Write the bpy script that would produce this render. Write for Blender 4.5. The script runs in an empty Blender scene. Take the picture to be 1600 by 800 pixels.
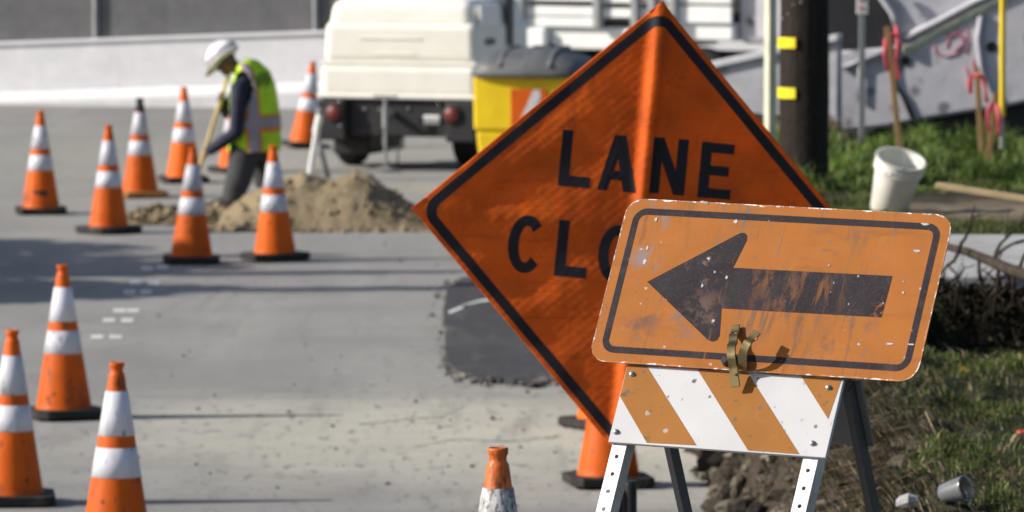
import bpy, math, random
import numpy as np
from mathutils import Vector as V3, Matrix, noise as mnoise
random.seed(7); rng = np.random.default_rng(7)
sc = bpy.context.scene
col = sc.collection
R_ = math.radians
# ------------------------------------------------------------------ camera
FPX = 10000.0                       # focal length in photo pixels (1600 wide)
CAMZ = 3.7
TH = math.atan(720.0 / FPX)
CAM = V3((0, 0, CAMZ)); RT = V3((1, 0, 0))
FW = V3((0, math.cos(TH), -math.sin(TH))); UP = V3((0, math.sin(TH), math.cos(TH)))
def ray(px, py): return FW + RT * ((px - 800) / FPX) - UP * ((py - 400) / FPX)
def at(px, py, d): return CAM + ray(px, py) * d          # a measured point of the place, d metres away
def gp(px, py, z=0.0):
    r = ray(px, py); return CAM + r * ((z - CAMZ) / r.z)
cd = bpy.data.cameras.new('camera'); cam = bpy.data.objects.new('camera', cd); col.objects.link(cam)
cam.location = CAM; cam.rotation_euler = (math.pi / 2 - TH, 0, 0)
cd.sensor_width = 36; cd.lens = 36 * FPX / 1600; cd.clip_start = 0.5; cd.clip_end = 2000
cd.dof.use_dof = True; cd.dof.focus_distance = 17.3; cd.dof.aperture_fstop = 9.6
sc.camera = cam
# ------------------------------------------------------------------ light
SUN_EL, SUN_FRONT = R_(29), R_(6)
w = bpy.data.worlds.new('World'); sc.world = w; w.use_nodes = True
nt = w.node_tree; bg = nt.nodes['Background']
sky = nt.nodes.new('ShaderNodeTexSky'); sky.sky_type = 'NISHITA'; sky.sun_disc = False
sky.sun_elevation = SUN_EL; sky.sun_rotation = R_(270) - SUN_FRONT
sky.air_density = 1.0; sky.dust_density = 1.6
nt.links.new(sky.outputs[0], bg.inputs[0]); bg.inputs[1].default_value = 0.098
sl = bpy.data.lights.new('sun', 'SUN'); so = bpy.data.objects.new('sun', sl); col.objects.link(so)
sl.energy = 5.0; sl.angle = R_(0.5); sl.color = (1.0, 0.945, 0.86)
LD = V3((math.cos(SUN_EL) * math.cos(SUN_FRONT), math.cos(SUN_EL) * math.sin(SUN_FRONT), -math.sin(SUN_EL)))
so.rotation_euler = LD.to_track_quat('-Z', 'Y').to_euler(); so.location = (-30, 20, 30)
sc.view_settings.view_transform = 'Standard'; sc.view_settings.look = 'None'
sc.view_settings.exposure = 0.2; sc.view_settings.gamma = 1.0
sc.render.engine = 'CYCLES'; sc.cycles.use_denoising = True; sc.cycles.max_bounces = 6
sc.cycles.caustics_reflective = False; sc.cycles.caustics_refractive = False
# ------------------------------------------------------------------ materials
def mat(name, base, rough=0.6, layers=(), metal=0.0, bump=0.0, bscale=60.0, var=0.12, vscale=5.0, spec=0.4,
        island=None, translucent=0.0, coat=0.0, coord='Object', attr=None, rnd=0.0):
    """Principled with noise variation; layers = worn patches, stains, chips, each (kind, scale xyz, threshold, softness, colour, amount)"""
    m = bpy.data.materials.new(name); m.use_nodes = True
    N = m.node_tree.nodes; L = m.node_tree.links; P = N['Principled BSDF']
    P.inputs['Roughness'].default_value = rough; P.inputs['Metallic'].default_value = metal
    P.inputs['Specular IOR Level'].default_value = spec; P.inputs['Coat Weight'].default_value = coat
    tc = N.new('ShaderNodeTexCoord'); co = tc.outputs[coord]
    if rnd:
        oi = N.new('ShaderNodeObjectInfo'); ad = N.new('ShaderNodeVectorMath'); ad.operation = 'MULTIPLY_ADD'
        cb = N.new('ShaderNodeCombineXYZ')
        for k in range(3): L.new(oi.outputs['Random'], cb.inputs[k])
        ad.inputs[1].default_value = (rnd, rnd * 1.7, rnd * .6)
        L.new(cb.outputs[0], ad.inputs[0]); L.new(co, ad.inputs[2]); co = ad.outputs[0]
    def noi(scale, detail=4, r=0.55, dist=0.0, off=0.0):
        mp = N.new('ShaderNodeMapping'); L.new(co, mp.inputs[0])
        mp.inputs['Scale'].default_value = scale if isinstance(scale, tuple) else (scale,) * 3
        mp.inputs['Location'].default_value = (off, off * .7, off * 1.3)
        n = N.new('ShaderNodeTexNoise'); n.inputs['Scale'].default_value = 1; n.inputs['Detail'].default_value = detail
        n.inputs['Roughness'].default_value = r; n.inputs['Distortion'].default_value = dist
        L.new(mp.outputs[0], n.inputs[0]); return n.outputs[0]
    def mix(a, b, f, mode='MIX'):
        x = N.new('ShaderNodeMix'); x.data_type = 'RGBA'; x.blend_type = mode
        for s, v in ((x.inputs[0], f), (x.inputs[6], a), (x.inputs[7], b)):
            if isinstance(v, (tuple, list)): s.default_value = tuple(v) + ((1,) if len(v) == 3 else ())
            elif isinstance(v, (int, float)): s.default_value = v
            else: L.new(v, s)
        return x.outputs[2]
    def rng_(v, a, b, lo=0.0, hi=1.0):
        r = N.new('ShaderNodeMapRange'); L.new(v, r.inputs[0])
        for k, q in zip((1, 2, 3, 4), (a, b, lo, hi)): r.inputs[k].default_value = q
        return r.outputs[0]
    c = base
    if island:                                   # several base tints picked per leaf, blade or stone
        g = N.new('ShaderNodeNewGeometry'); cr = N.new('ShaderNodeValToRGB'); L.new(g.outputs['Random Per Island'], cr.inputs[0])
        e = cr.color_ramp.elements; cr.color_ramp.interpolation = 'LINEAR'
        while len(e) < len(island): e.new(0.5)
        for k, q in enumerate(island): e[k].position = k / max(1, len(island) - 1); e[k].color = tuple(q) + (1,)
        c = cr.outputs[0]
    if attr:
        a = N.new('ShaderNodeAttribute'); a.attribute_name = attr[0]
        c = mix(c, attr[1], a.outputs['Fac'])
    v = rng_(noi(vscale), 0.3, 0.7, 1 - var * 1.6, 1 + var)
    cc = N.new('ShaderNodeCombineColor')
    for k in range(3): L.new(v, cc.inputs[k])
    c = mix(c, cc.outputs[0], 1.0, 'MULTIPLY')
    if rnd:
        rv_ = rng_(oi.outputs['Random'], 0, 1, .78, 1.08); c2 = N.new('ShaderNodeCombineColor')
        for k in range(3): L.new(rv_, c2.inputs[k])
        c = mix(c, c2.outputs[0], 1.0, 'MULTIPLY')
    for i, (kind, s, th, soft, lc, amt) in enumerate(layers):
        if kind == 'noise': f = rng_(noi(s, 6, 0.62, 0.3, 3.1 * i + 1.7), th, th + soft, 0, amt)
        elif kind == 'chip':                      # small sparse flakes
            mp = N.new('ShaderNodeMapping'); L.new(co, mp.inputs[0]); mp.inputs['Scale'].default_value = s if isinstance(s, tuple) else (s,) * 3
            mp.inputs['Location'].default_value = (i * 2.3,) * 3
            nz = N.new('ShaderNodeTexNoise'); nz.inputs['Scale'].default_value = 4; L.new(mp.outputs[0], nz.inputs[0])
            av = N.new('ShaderNodeMix'); av.data_type = 'VECTOR'; av.inputs[0].default_value = 0.22
            L.new(mp.outputs[0], av.inputs[4]); L.new(nz.outputs[1], av.inputs[5])
            vo = N.new('ShaderNodeTexVoronoi'); vo.inputs['Scale'].default_value = 1; L.new(av.outputs[1], vo.inputs[0])
            sp = N.new('ShaderNodeSeparateColor'); L.new(vo.outputs['Color'], sp.inputs[0])
            f1 = rng_(vo.outputs['Distance'], th, th + soft, 1, 0); f2 = rng_(sp.outputs[0], 0.62, 0.64, 0, amt)
            mu = N.new('ShaderNodeMath'); mu.operation = 'MULTIPLY'; L.new(f1, mu.inputs[0]); L.new(f2, mu.inputs[1]); f = mu.outputs[0]
        elif kind == 'patch':                     # noise kept within a round region: s = (x, y, z, radius, noise scale)
            mp = N.new('ShaderNodeVectorMath'); mp.operation = 'DISTANCE'; L.new(co, mp.inputs[0]); mp.inputs[1].default_value = s[:3]
            f1 = rng_(mp.outputs[1], s[3] * .35, s[3], 1, 0); f2 = rng_(noi(s[4], 6, .62, .3, 4.3 * i + .9), th, th + soft, 0, amt)
            mu = N.new('ShaderNodeMath'); mu.operation = 'MULTIPLY'; L.new(f1, mu.inputs[0]); L.new(f2, mu.inputs[1]); f = mu.outputs[0]
        elif kind == 'spot':                      # stain round a point: s = (x, y, z, radius)
            mp = N.new('ShaderNodeVectorMath'); mp.operation = 'DISTANCE'; L.new(co, mp.inputs[0]); mp.inputs[1].default_value = s[:3]
            n2 = noi(s[4] if len(s) > 4 else 3.0, 6, 0.65, 0.4, 5.5 * i)
            a2 = N.new('ShaderNodeMath'); a2.operation = 'MULTIPLY_ADD'; L.new(n2, a2.inputs[0]); a2.inputs[1].default_value = s[3] * 1.6; L.new(mp.outputs[1], a2.inputs[2])
            f = rng_(a2.outputs[0], s[3] * th, s[3] * (th + soft), amt, 0)
        c = mix(c, lc, f)
    if not isinstance(c, tuple): L.new(c, P.inputs['Base Color'])
    rr = rng_(noi(vscale * 3), 0.3, 0.7, max(0.02, rough - .1), min(1, rough + .1)); L.new(rr, P.inputs['Roughness'])
    if bump:
        b = N.new('ShaderNodeBump'); b.inputs['Strength'].default_value = bump; b.inputs['Distance'].default_value = 0.02
        L.new(noi(bscale, 6, 0.65), b.inputs['Height']); L.new(b.outputs[0], P.inputs['Normal'])
    if translucent:
        tr = N.new('ShaderNodeBsdfTranslucent'); ms = N.new('ShaderNodeMixShader'); ms.inputs[0].default_value = translucent
        L.new(c, tr.inputs[0]); L.new(P.outputs[0], ms.inputs[1]); L.new(tr.outputs[0], ms.inputs[2])
        L.new(ms.outputs[0], N['Material Output'].inputs[0])
    return m
def sg_(px, py, r, sc_):
    dx, dy = px - 983, py - 310; return ((dx * 257 + 66 * dy) / 130414 * .914, (500 * dy - 29 * dx) / 130414 * .457, 0, r, sc_)
BLACKG = (.012, .012, .016)
M = {}
M['road'] = mat('concrete_road', (.295, .286, .272), .85, [
    ('spot', (-2.2, 66, 0, 13, .25), .85, .8, (.335, .32, .28), .85),
    ('noise', (.30, .08, 1), .46, .3, (.222, .217, .212), .75),
    ('noise', (1.1, .09, 1), .48, .22, (.36, .352, .33), .55),
    ('spot', (.35, 37.0, 0, 4.6, .5), .75, .9, (.55, .525, .435), .92),
    ('noise', (5, .40, 1), .55, .14, (.235, .23, .215), .55),
    ('patch', (.1, 36, 0, 6, (15, 3.2, 1)), .58, .07, (.17, .16, .15), .75),
    ('noise', (.12, 2.4, 1), .60, .10, (.2, .195, .19), .5), ('chip', (8, 2.6, 5), .13, .16, (.22, .215, .2), .45),
    ('noise', (60, 20, 1), .57, .14, (.2, .195, .19), .4)], bump=.3, bscale=30, var=.08, vscale=.7, spec=.12)
M['asphalt'] = mat('asphalt_patch', (.06, .06, .066), .9, [('noise', 45, .5, .2, (.13, .13, .13), .5), ('noise', (1.5, .7, 1), .50, .2, (.12, .115, .105), .7), ('noise', (7, 1.5, 1), .56, .15, (.17, .16, .14), .55)], bump=.7, bscale=70, spec=.3)
M['crumb'] = mat('broken_edge', (.2, .18, .15), .9, island=[(.03, .03, .03), (.06, .06, .06), (.12, .11, .1), (.2, .185, .16), (.36, .33, .28)], bump=.4)
M['markpaint'] = mat('survey_paint', (.75, .75, .73), .7, [('noise', 22, .5, .15, (.32, .31, .3), .8)])
M['soil'] = mat('soil', (.060, .047, .033), .95, [('noise', 5, .48, .18, (.028, .023, .018), .9), ('noise', 15, .58, .12, (.20, .17, .125), .6), ('spot', (3.0, 39.4, 1.1, 1.3, 1.6), .9, .8, (.26, .215, .15), .9)], bump=1.0, bscale=26,
                attr=('grass', (.022, .032, .010)), spec=.15)
M['dirt'] = mat('dirt_pile', (.30, .235, .145), .95, [('noise', 4, .48, .2, (.19, .148, .09), .85), ('noise', 16, .57, .12, (.42, .355, .24), .6), ('noise', 40, .56, .1, (.16, .125, .08), .6)], bump=1.0, bscale=22, spec=.1)
M['clod'] = mat('clods', (.3, .24, .15), .95, island=[(.12, .095, .06), (.2, .16, .1), (.28, .22, .14), (.36, .3, .2)], bump=.6, bscale=40, spec=.1)
M['rubble'] = mat('rubble', (.3, .27, .22), .9, [('noise', 9, .52, .15, (.045, .038, .03), .85)], island=[(.018, .016, .012), (.035, .03, .023), (.025, .021, .016), (.06, .05, .038), (.11, .095, .07), (.28, .25, .2)], bump=.8, bscale=30, spec=.15)
M['sidewalk'] = mat('sidewalk', (.42, .42, .42), .85, [('noise', (2, .8, 1), .5, .2, (.3, .29, .27), .6), ('noise', 20, .58, .1, (.2, .19, .17), .5)], bump=.3, spec=.2)
M['grass'] = mat('grass', (.05, .09, .02), .6, island=[(.03, .055, .012), (.065, .105, .020), (.11, .165, .03), (.06, .09, .018), (.17, .18, .055), (.34, .28, .14)], translucent=.3, var=.3, vscale=2.2, spec=.25)
M['tuft'] = mat('tall_grass', (.07, .12, .025), .55, island=[(.04, .08, .016), (.10, .18, .03), (.20, .28, .06), (.13, .22, .04), (.38, .42, .15)], translucent=.4, var=.45, vscale=1.7, spec=.3)
M['straw'] = mat('dry_grass', (.3, .24, .13), .8, island=[(.03, .022, .014), (.08, .06, .035), (.20, .155, .09), (.40, .33, .20), (.10, .085, .04), (.04, .035, .02)], translucent=.15, var=.2)
M['bark'] = mat('dead_wood', (.05, .04, .03), .9, [('noise', (30, 30, 5), .52, .12, (.12, .10, .075), .7)], bump=.7, bscale=40, spec=.15)
M['root'] = mat('dead_root', (.06, .05, .038), .95, island=[(.012, .010, .008), (.02, .016, .012), (.03, .025, .018), (.10, .08, .055)], spec=.1)
ORANGE = (.74, .128, .008)
M['cone'] = mat('cone_orange', ORANGE, .5, [('noise', (9, 9, 2.6), .56, .16, (.36, .075, .02), .75), ('noise', (5, 5, 4), .64, .05, (.10, .05, .03), .6), ('noise', (26, 26, 9), .63, .05, (.07, .035, .02), .6), ('chip', 16, .11, .08, (.06, .03, .02), .8)],
                var=.07, vscale=6, spec=.2, rnd=9.0, bump=.05, bscale=25)
M['collar'] = mat('collar_white', (.64, .64, .70), .4, [('noise', (10, 10, 2.5), .52, .18, (.42, .41, .44), .85), ('noise', (60, 60, 4), .66, .03, (.12, .11, .12), .8), ('noise', (30, 30, 5), .62, .04, (.16, .15, .16), .7), ('chip', (22, 22, 9), .14, .08, (.2, .19, .19), .7)], var=.05, spec=.3, rnd=7.0, bump=.06, bscale=30)
M['dirty_cone'] = mat('cone_orange_dirty', (.72, .15, .015), .5, [('noise', (22, 22, 7), .44, .2, (.2, .055, .02), .85), ('noise', (60, 60, 24), .56, .08, (.05, .03, .02), .7)], bump=.12)
M['dirty_collar'] = mat('collar_dirty', (.62, .62, .62), .5, [('noise', (24, 24, 8), .40, .2, (.22, .21, .2), .9), ('chip', (120, 120, 70), .32, .2, (.09, .085, .08), .8), ('noise', (70, 70, 26), .52, .08, (.08, .075, .07), .75)], bump=.25, bscale=120)
M['rubber'] = mat('black_rubber', (.022, .021, .02), .75, [('noise', 14, .53, .2, (.10, .09, .075), .6)], bump=.2, rnd=5.0)
M['tan_rubber'] = mat('orange_rubber', (.42, .19, .06), .8, [('noise', 10, .5, .2, (.2, .12, .07), .7)])
M['blackp'] = mat('black_paint', (.02, .02, .022), .6)
SIGNO = (.345, .122, .026)
M['sign'] = mat('sign_orange_paint', SIGNO, .6, [
    ('noise', (5, 22, 12), .55, .18, (.24, .085, .018), .7), ('noise', (40, 5, 12), .64, .05, (.16, .075, .04), .6), ('noise', (95, 3, 12), .66, .02, (.14, .08, .06), .55),
    ('patch', sg_(1010, 408, .055, (26, 12, 10)), .46, .12, (.20, .18, .20), .85), ('patch', sg_(1000, 505, .07, (20, 20, 10)), .47, .16, (.14, .075, .06), .85),
    ('patch', sg_(1075, 500, .075, (16, 20, 10)), .44, .2, (.16, .12, .12), .9), ('patch', sg_(1230, 512, .12, (34, 9, 10)), .5, .12, (.13, .08, .06), .85), ('patch', sg_(1320, 515, .09, (30, 16, 10)), .5, .12, (.14, .09, .07), .8),
    ('patch', sg_(1180, 375, .10, (50, 5, 10)), .54, .1, (.2, .13, .1), .7), ('patch', sg_(1290, 395, .10, (14, 34, 10)), .54, .12, (.2, .09, .05), .7),
    ('patch', sg_(1150, 345, .10, (40, 6, 10)), .52, .1, (.17, .12, .09), .75), ('patch', sg_(1030, 340, .06, (26, 16, 10)), .5, .12, (.2, .17, .17), .8), ('patch', sg_(1350, 350, .14, (26, 8, 10)), .55, .1, (.2, .10, .05), .7),
    ('patch', sg_(1180, 500, .08, (60, 7, 10)), .48, .1, (.15, .085, .06), .8), ('patch', sg_(1110, 340, .18, (18, 5, 10)), .55, .12, (.22, .085, .03), .7), ('patch', sg_(1260, 540, .12, (30, 24, 10)), .55, .1, (.17, .09, .05), .7),
    ('noise', (150, 6, 12), .64, .03, (.13, .08, .06), .6), ('chip', (46, 44, 30), .11, .05, (.13, .12, .13), .8), ('chip', (27, 31, 20), .07, .04, (.42, .40, .42), .85), ('noise', (160, 4, 30), .70, .012, (.5, .36, .27), .5)],
    var=.07, vscale=7, spec=.10, bump=.03, bscale=90)
M['worn_black'] = mat('sign_black_worn', (.024, .022, .029), .65, [
    ('patch', sg_(1245, 455, .17, (44, 12, 12)), .51, .10, (.16, .07, .03), .75), ('patch', sg_(1276, 462, .045, (85, 5, 12)), .56, .06, (.24, .10, .032), .8), ('patch', sg_(1195, 452, .085, (40, 18, 12)), .52, .10, (.17, .075, .03), .75),
    ('patch', sg_(1100, 420, .07, (36, 30, 12)), .54, .08, (.17, .11, .085), .8), ('patch', sg_(1095, 490, .08, (30, 26, 12)), .48, .12, (.12, .075, .06), .85), ('patch', sg_(1375, 486, .05, (70, 50, 12)), .56, .05, (.30, .1, .025), .8),
    ('noise', (300, 300, 120), .58, .03, (.19, .08, .03), .4), ('noise', (10, 9, 10), .60, .12, (.075, .055, .052), .6), ('noise', (120, 5, 12), .66, .03, (.28, .095, .03), .6),
    ('chip', (42, 38, 20), .07, .04, (.36, .35, .35), .8)], var=.15, spec=.10)
M['worn_edge'] = mat('chipped_edge', (.75, .74, .74), .5, [('noise', (30, 30, 30), .45, .04, SIGNO, .95), ('noise', (60, 60, 60), .55, .05, (.1, .1, .1), .8)])
M['scuff'] = mat('scraped_metal', (.42, .40, .42), .5, [('noise', (40, 40, 40), .5, .1, (.2, .18, .19), .8)])
M['bwhite'] = mat('board_white', (.52, .52, .535), .6, [('chip', (42, 42, 30), .16, .05, (.12, .12, .12), .85), ('noise', (30, 11, 10), .63, .06, (.4, .39, .38), .6), ('chip', (19, 24, 20), .1, .06, (.3, .29, .28), .8), ('noise', (90, 40, 20), .68, .03, (.2, .19, .18), .7), ('noise', (34, 26, 10), .66, .02, (.05, .05, .055), .85)], var=.04, spec=.1)
M['borange'] = mat('board_orange', (.31, .13, .030), .6, [('chip', (40, 36, 30), .15, .05, (.13, .11, .1), .85), ('noise', (16, 16, 10), .62, .12, (.45, .15, .03), .6), ('chip', (21, 24, 20), .09, .04, (.4, .39, .38), .8), ('noise', (22, 30, 10), .63, .03, (.08, .07, .06), .7), ('noise', (120, 20, 10), .66, .02, (.12, .09, .06), .6)], var=.06, spec=.1)
M['galv'] = mat('galvanised_steel', (.62, .63, .66), .45, [('noise', (70, 70, 30), .52, .1, (.38, .39, .42), .7), ('noise', (25, 25, 25), .62, .08, (.25, .22, .2), .6)], metal=.55, spec=.5)
M['darksteel'] = mat('dark_steel', (.075, .075, .082), .5, [('noise', 30, .55, .15, (.14, .13, .12), .6)], metal=.4)
M['shadepanel'] = mat('panel_back_shade', (.16, .16, .165), .6, [('noise', 18, .56, .15, (.1, .1, .1), .6)])
M['brass'] = mat('aged_brass', (.30, .235, .115), .24, [('noise', 14, .54, .2, (.10, .08, .045), .8)], metal=.9)
M['bolt'] = mat('bolt_steel', (.35, .35, .37), .35, metal=.8)
M['fabric'] = mat('sign_fabric', (.92, .165, .010), .62, [('noise', (1.5, 60, 60), .56, .1, (.56, .088, .005), .5), ('noise', (2.2, 2.2, 2.2), .5, .25, (.50, .075, .005), .7), ('noise', (3, 14, 3), .5, .25, (.5, .08, .006), .6), ('noise', (14, 3, 3), .62, .1, (.42, .07, .008), .5)], translucent=.30, var=.12, vscale=4, spec=.3, bump=.06, bscale=150)
M['fblack'] = mat('sign_black_vinyl', (.014, .012, .018), .6, spec=.3)
M['wood_pole'] = mat('creosote_pole', (.024, .018, .015), .85, [('noise', (40, 40, 1.2), .50, .15, (.05, .037, .029), .8), ('noise', (60, 60, 3), .58, .1, (.016, .013, .012), .8)], bump=.8, bscale=40, spec=.2)
M['yellow'] = mat('yellow_plastic', (.80, .56, .01), .45, [('noise', 5, .6, .15, (.6, .42, .03), .5)], var=.06)
M['reflyellow'] = mat('yellow_reflector', (.9, .72, .02), .4)
M['greylid'] = mat('grey_lid', (.12, .124, .13), .55, [('noise', 4, .55, .2, (.08, .082, .087), .7)])
M['white'] = mat('white_paint', (.82, .82, .81), .45, [('noise', (2, 2, 5), .58, .2, (.6, .58, .54), .6)], var=.04)
M['cream'] = mat('cream_cover', (.82, .80, .73), .5, [('noise', (2, 2, 4), .6, .2, (.62, .58, .5), .5)], var=.03)
M['black'] = mat('black_frame', (.02, .02, .023), .55, [('noise', 6, .56, .2, (.07, .07, .075), .6)])
M['tyre'] = mat('tyre', (.018, .018, .018), .85)
M['redlens'] = mat('red_lens', (.13, .014, .010), .4, spec=.6)
M['barrier'] = mat('concrete_barrier', (.74, .735, .75), .8, [('noise', (.4, 1, 2), .52, .25, (.64, .635, .65), .7), ('noise', (3, 3, 1), .62, .15, (.42, .4, .4), .5)], bump=.15, var=.05, spec=.2)
M['greywall'] = mat('grey_concrete', (.50, .495, .52), .85, [('noise', 3, .55, .2, (.36, .355, .37), .7), ('chip', (3, 3, 3), .2, .15, (.17, .165, .17), .7)], bump=.25, spec=.2)
M['primer'] = mat('dusty_grey_paint', (.52, .51, .55), .6, [('noise', 4, .55, .2, (.32, .315, .34), .7), ('noise', (2, 2, 5), .6, .1, (.5, .48, .47), .5), ('chip', (7, 7, 7), .22, .15, (.12, .115, .12), .85)], bump=.1, var=.1)
M['fence'] = mat('fence_fabric', (.15, .15, .154), .8, [('noise', (9, 4, 26), .5, .2, (.19, .19, .194), .6), ('noise', (.25, 1, .4), .55, .2, (.115, .115, .118), .6)], spec=.2, var=.1)
M['greysteel'] = mat('grey_steel', (.32, .33, .34), .5, metal=.3)
M['paleyellow'] = mat('pale_post', (.66, .64, .50), .55, [('noise', (20, 20, 3), .58, .15, (.4, .38, .28), .6)])
M['lath'] = mat('raw_lath', (.40, .25, .11), .8, [('noise', (50, 50, 4), .5, .15, (.26, .15, .06), .7)])
M['plank'] = mat('pine_plank', (.55, .41, .23), .8, [('noise', (5, 50, 50), .5, .15, (.4, .28, .14), .7)])
M['pink'] = mat('pink_flagging', (.95, .20, .24), .45, translucent=.35, var=.15)
M['pinkpaint'] = mat('pink_marking_paint', (.62, .16, .24), .7, [('noise', 30, .5, .1, (.36, .3, .32), .8)])
M['tape'] = mat('faded_tape', (.62, .57, .36), .5, [('noise', 14, .55, .1, (.3, .27, .18), .7)])
M['bucket'] = mat('white_bucket', (.76, .74, .67), .4, [('noise', 9, .6, .15, (.6, .56, .47), .6)])
M['skin'] = mat('skin', (.13, .065, .038), .55)
M['hivis'] = mat('lime_vest', (.60, .90, .035), .75, [('noise', 9, .55, .2, (.46, .76, .03), .5)], translucent=.12, bump=.2, bscale=14)
M['silver'] = mat('silver_tape', (.34, .31, .36), .5, [('noise', 20, .55, .2, (.25, .22, .25), .6)])
M['orangetape'] = mat('orange_tape', (.75, .27, .05), .7)
M['navy'] = mat('navy_shirt', (.018, .02, .045), .8, bump=.3, bscale=14)
M['trouser'] = mat('grey_trousers', (.055, .057, .058), .85, [('noise', 12, .55, .2, (.09, .09, .09), .6)], bump=.4, bscale=12)
M['boot'] = mat('boot_leather', (.06, .04, .025), .7)
M['helmet'] = mat('helmet_white', (.85, .85, .86), .3, spec=.5)
M['shovelwood'] = mat('ash_handle', (.6, .43, .17), .55)
M['eye'] = mat('eye', (.02, .015, .01), .2)
M['clear'] = mat('cloudy_plastic', (.55, .58, .62), .22, spec=.6)
M['clear'].node_tree.nodes['Principled BSDF'].inputs['Transmission Weight'].default_value = .75
M['leaf_y'] = mat('yellow_leaf', (.75, .55, .03), .5, translucent=.3)
M['red'] = mat('red_petal', (.6, .04, .02), .5)
M['leaf'] = mat('tree_leaf', (.05, .09, .02), .5, island=[(.03, .06, .015), (.06, .11, .03), (.09, .14, .035)], translucent=.25)
M['glass'] = mat('dark_glass', (.01, .012, .015), .08, spec=.6)
M['red2'] = mat('red_lamp', (.62, .04, .015), .3)
# ------------------------------------------------------------------ mesh helpers
class MB:
    def __init__(s): s.v = []; s.f = []
    def add(s, vs, fs):
        b = len(s.v); s.v += [tuple(x) for x in vs]; s.f += [tuple(i + b for i in q) for q in fs]; return s
    def box(s, c, size, X=V3((1, 0, 0)), Y=V3((0, 1, 0)), Z=V3((0, 0, 1)), top=(1, 1)):
        c = V3(c); a, b, h = size[0] / 2, size[1] / 2, size[2] / 2; vs = []
        for k, (sx, sy) in ((-1, (1, 1)), (1, top)):
            for i, j in ((-1, -1), (1, -1), (1, 1), (-1, 1)): vs.append(c + X * (i * a * sx) + Y * (j * b * sy) + Z * (k * h))
        return s.add(vs, [(3, 2, 1, 0), (4, 5, 6, 7), (0, 1, 5, 4), (1, 2, 6, 5), (2, 3, 7, 6), (3, 0, 4, 7)])
    def lathe(s, prof, o=(0, 0, 0), n=32, Z=V3((0, 0, 1)), cap0=False, cap1=False):
        Z = Z.normalized(); X = Z.orthogonal().normalized() if abs(Z.z) < .999 else V3((1, 0, 0)); Y = Z.cross(X); o = V3(o); vs = []; fs = []
        for r, z in prof:
            for k in range(n):
                a = 2 * math.pi * k / n; vs.append(o + X * (r * math.cos(a)) + Y * (r * math.sin(a)) + Z * z)
        for i in range(len(prof) - 1):
            for k in range(n): fs.append((i * n + k, i * n + (k + 1) % n, (i + 1) * n + (k + 1) % n, (i + 1) * n + k))
        if cap0: fs.append(tuple(range(n - 1, -1, -1)))
        if cap1: fs.append(tuple((len(prof) - 1) * n + k for k in range(n)))
        return s.add(vs, fs)
    def cyl(s, p, q, r, r2=None, n=14):
        p, q = V3(p), V3(q); return s.lathe([(r, 0), (r if r2 is None else r2, (q - p).length)], p, n, q - p, True, True)
    def loft(s, pts, rad, side=None, n=14, cap=True, ph=0.0):
        """tube through pts; rad = r or (r along side, r across)"""
        pts = [V3(p) for p in pts]; vs = []; fs = []; sd = V3(side) if side else None; m = len(pts)
        for i, p in enumerate(pts):
            t = (pts[min(i + 1, m - 1)] - pts[max(i - 1, 0)]).normalized()
            if sd is None: sd = t.orthogonal()
            a = (sd - t * sd.dot(t)).normalized(); b = t.cross(a)
            if side is None: sd = a
            r = rad[i] if isinstance(rad, (list, tuple)) else rad; ra, rb = r if isinstance(r, (list, tuple)) else (r, r)
            for k in range(n):
                q = ph + 2 * math.pi * k / n; vs.append(p + a * (ra * math.cos(q)) + b * (rb * math.sin(q)))
        for i in range(m - 1):
            for k in range(n): fs.append((i * n + k, i * n + (k + 1) % n, (i + 1) * n + (k + 1) % n, (i + 1) * n + k))
        if cap: fs += [tuple(range(n - 1, -1, -1)), tuple((m - 1) * n + k for k in range(n))]
        return s.add(vs, fs)
    def ball(s, c, r, X=V3((1, 0, 0)), Y=V3((0, 1, 0)), Z=V3((0, 0, 1)), n=16, m=10, lo=-90):
        c = V3(c); rx, ry, rz = r if isinstance(r, (tuple, list)) else (r, r, r); vs = []; fs = []
        for i in range(m + 1):
            a = R_(lo + (90 - lo) * i / m)
            for k in range(n):
                b = 2 * math.pi * k / n; vs.append(c + X * (rx * math.cos(a) * math.cos(b)) + Y * (ry * math.cos(a) * math.sin(b)) + Z * (rz * math.sin(a)))
        for i in range(m):
            for k in range(n): fs.append((i * n + k, i * n + (k + 1) % n, (i + 1) * n + (k + 1) % n, (i + 1) * n + k))
        return s.add(vs, fs)
    def prism(s, poly, O, U, W, Nn, z0, z1):
        """2-D polygon in the plane (O, U, W), from height z0 to z1 along Nn"""
        n = len(poly); O = V3(O); vs = [O + U * a + W * b + Nn * z0 for a, b in poly] + [O + U * a + W * b + Nn * z1 for a, b in poly]
        ar = sum(poly[i][0] * poly[(i + 1) % n][1] - poly[(i + 1) % n][0] * poly[i][1] for i in range(n)) * (1 if U.cross(W).dot(Nn) > 0 else -1)
        fs = [tuple(range(n, 2 * n)), tuple(range(n - 1, -1, -1))] + [(i, (i + 1) % n, n + (i + 1) % n, n + i) for i in range(n)]
        if ar < 0: fs = [q[::-1] for q in fs]
        return s.add(vs, fs)
    def build(s, name, m, parent=None, smooth=False, bevel=0, seg=2, kind=None):
        me = bpy.data.meshes.new(name); me.from_pydata(s.v, [], s.f); me.validate(); me.update()
        o = bpy.data.objects.new(name, me); col.objects.link(o); me.materials.append(m)
        if smooth: me.shade_smooth() if smooth == 1 else me.shade_smooth_by_angle(angle=R_(40)) if hasattr(me, 'shade_smooth_by_angle') else me.shade_smooth()
        if smooth == 2:
            try: me.set_sharp_from_angle(angle=R_(40))
            except Exception: pass
        if bevel: b = o.modifiers.new('bevel', 'BEVEL'); b.width = bevel; b.segments = seg; b.limit_method = 'ANGLE'; b.angle_limit = R_(35)
        if parent is not None: par(o, parent)
        if kind: o['kind'] = kind
        return o
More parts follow.
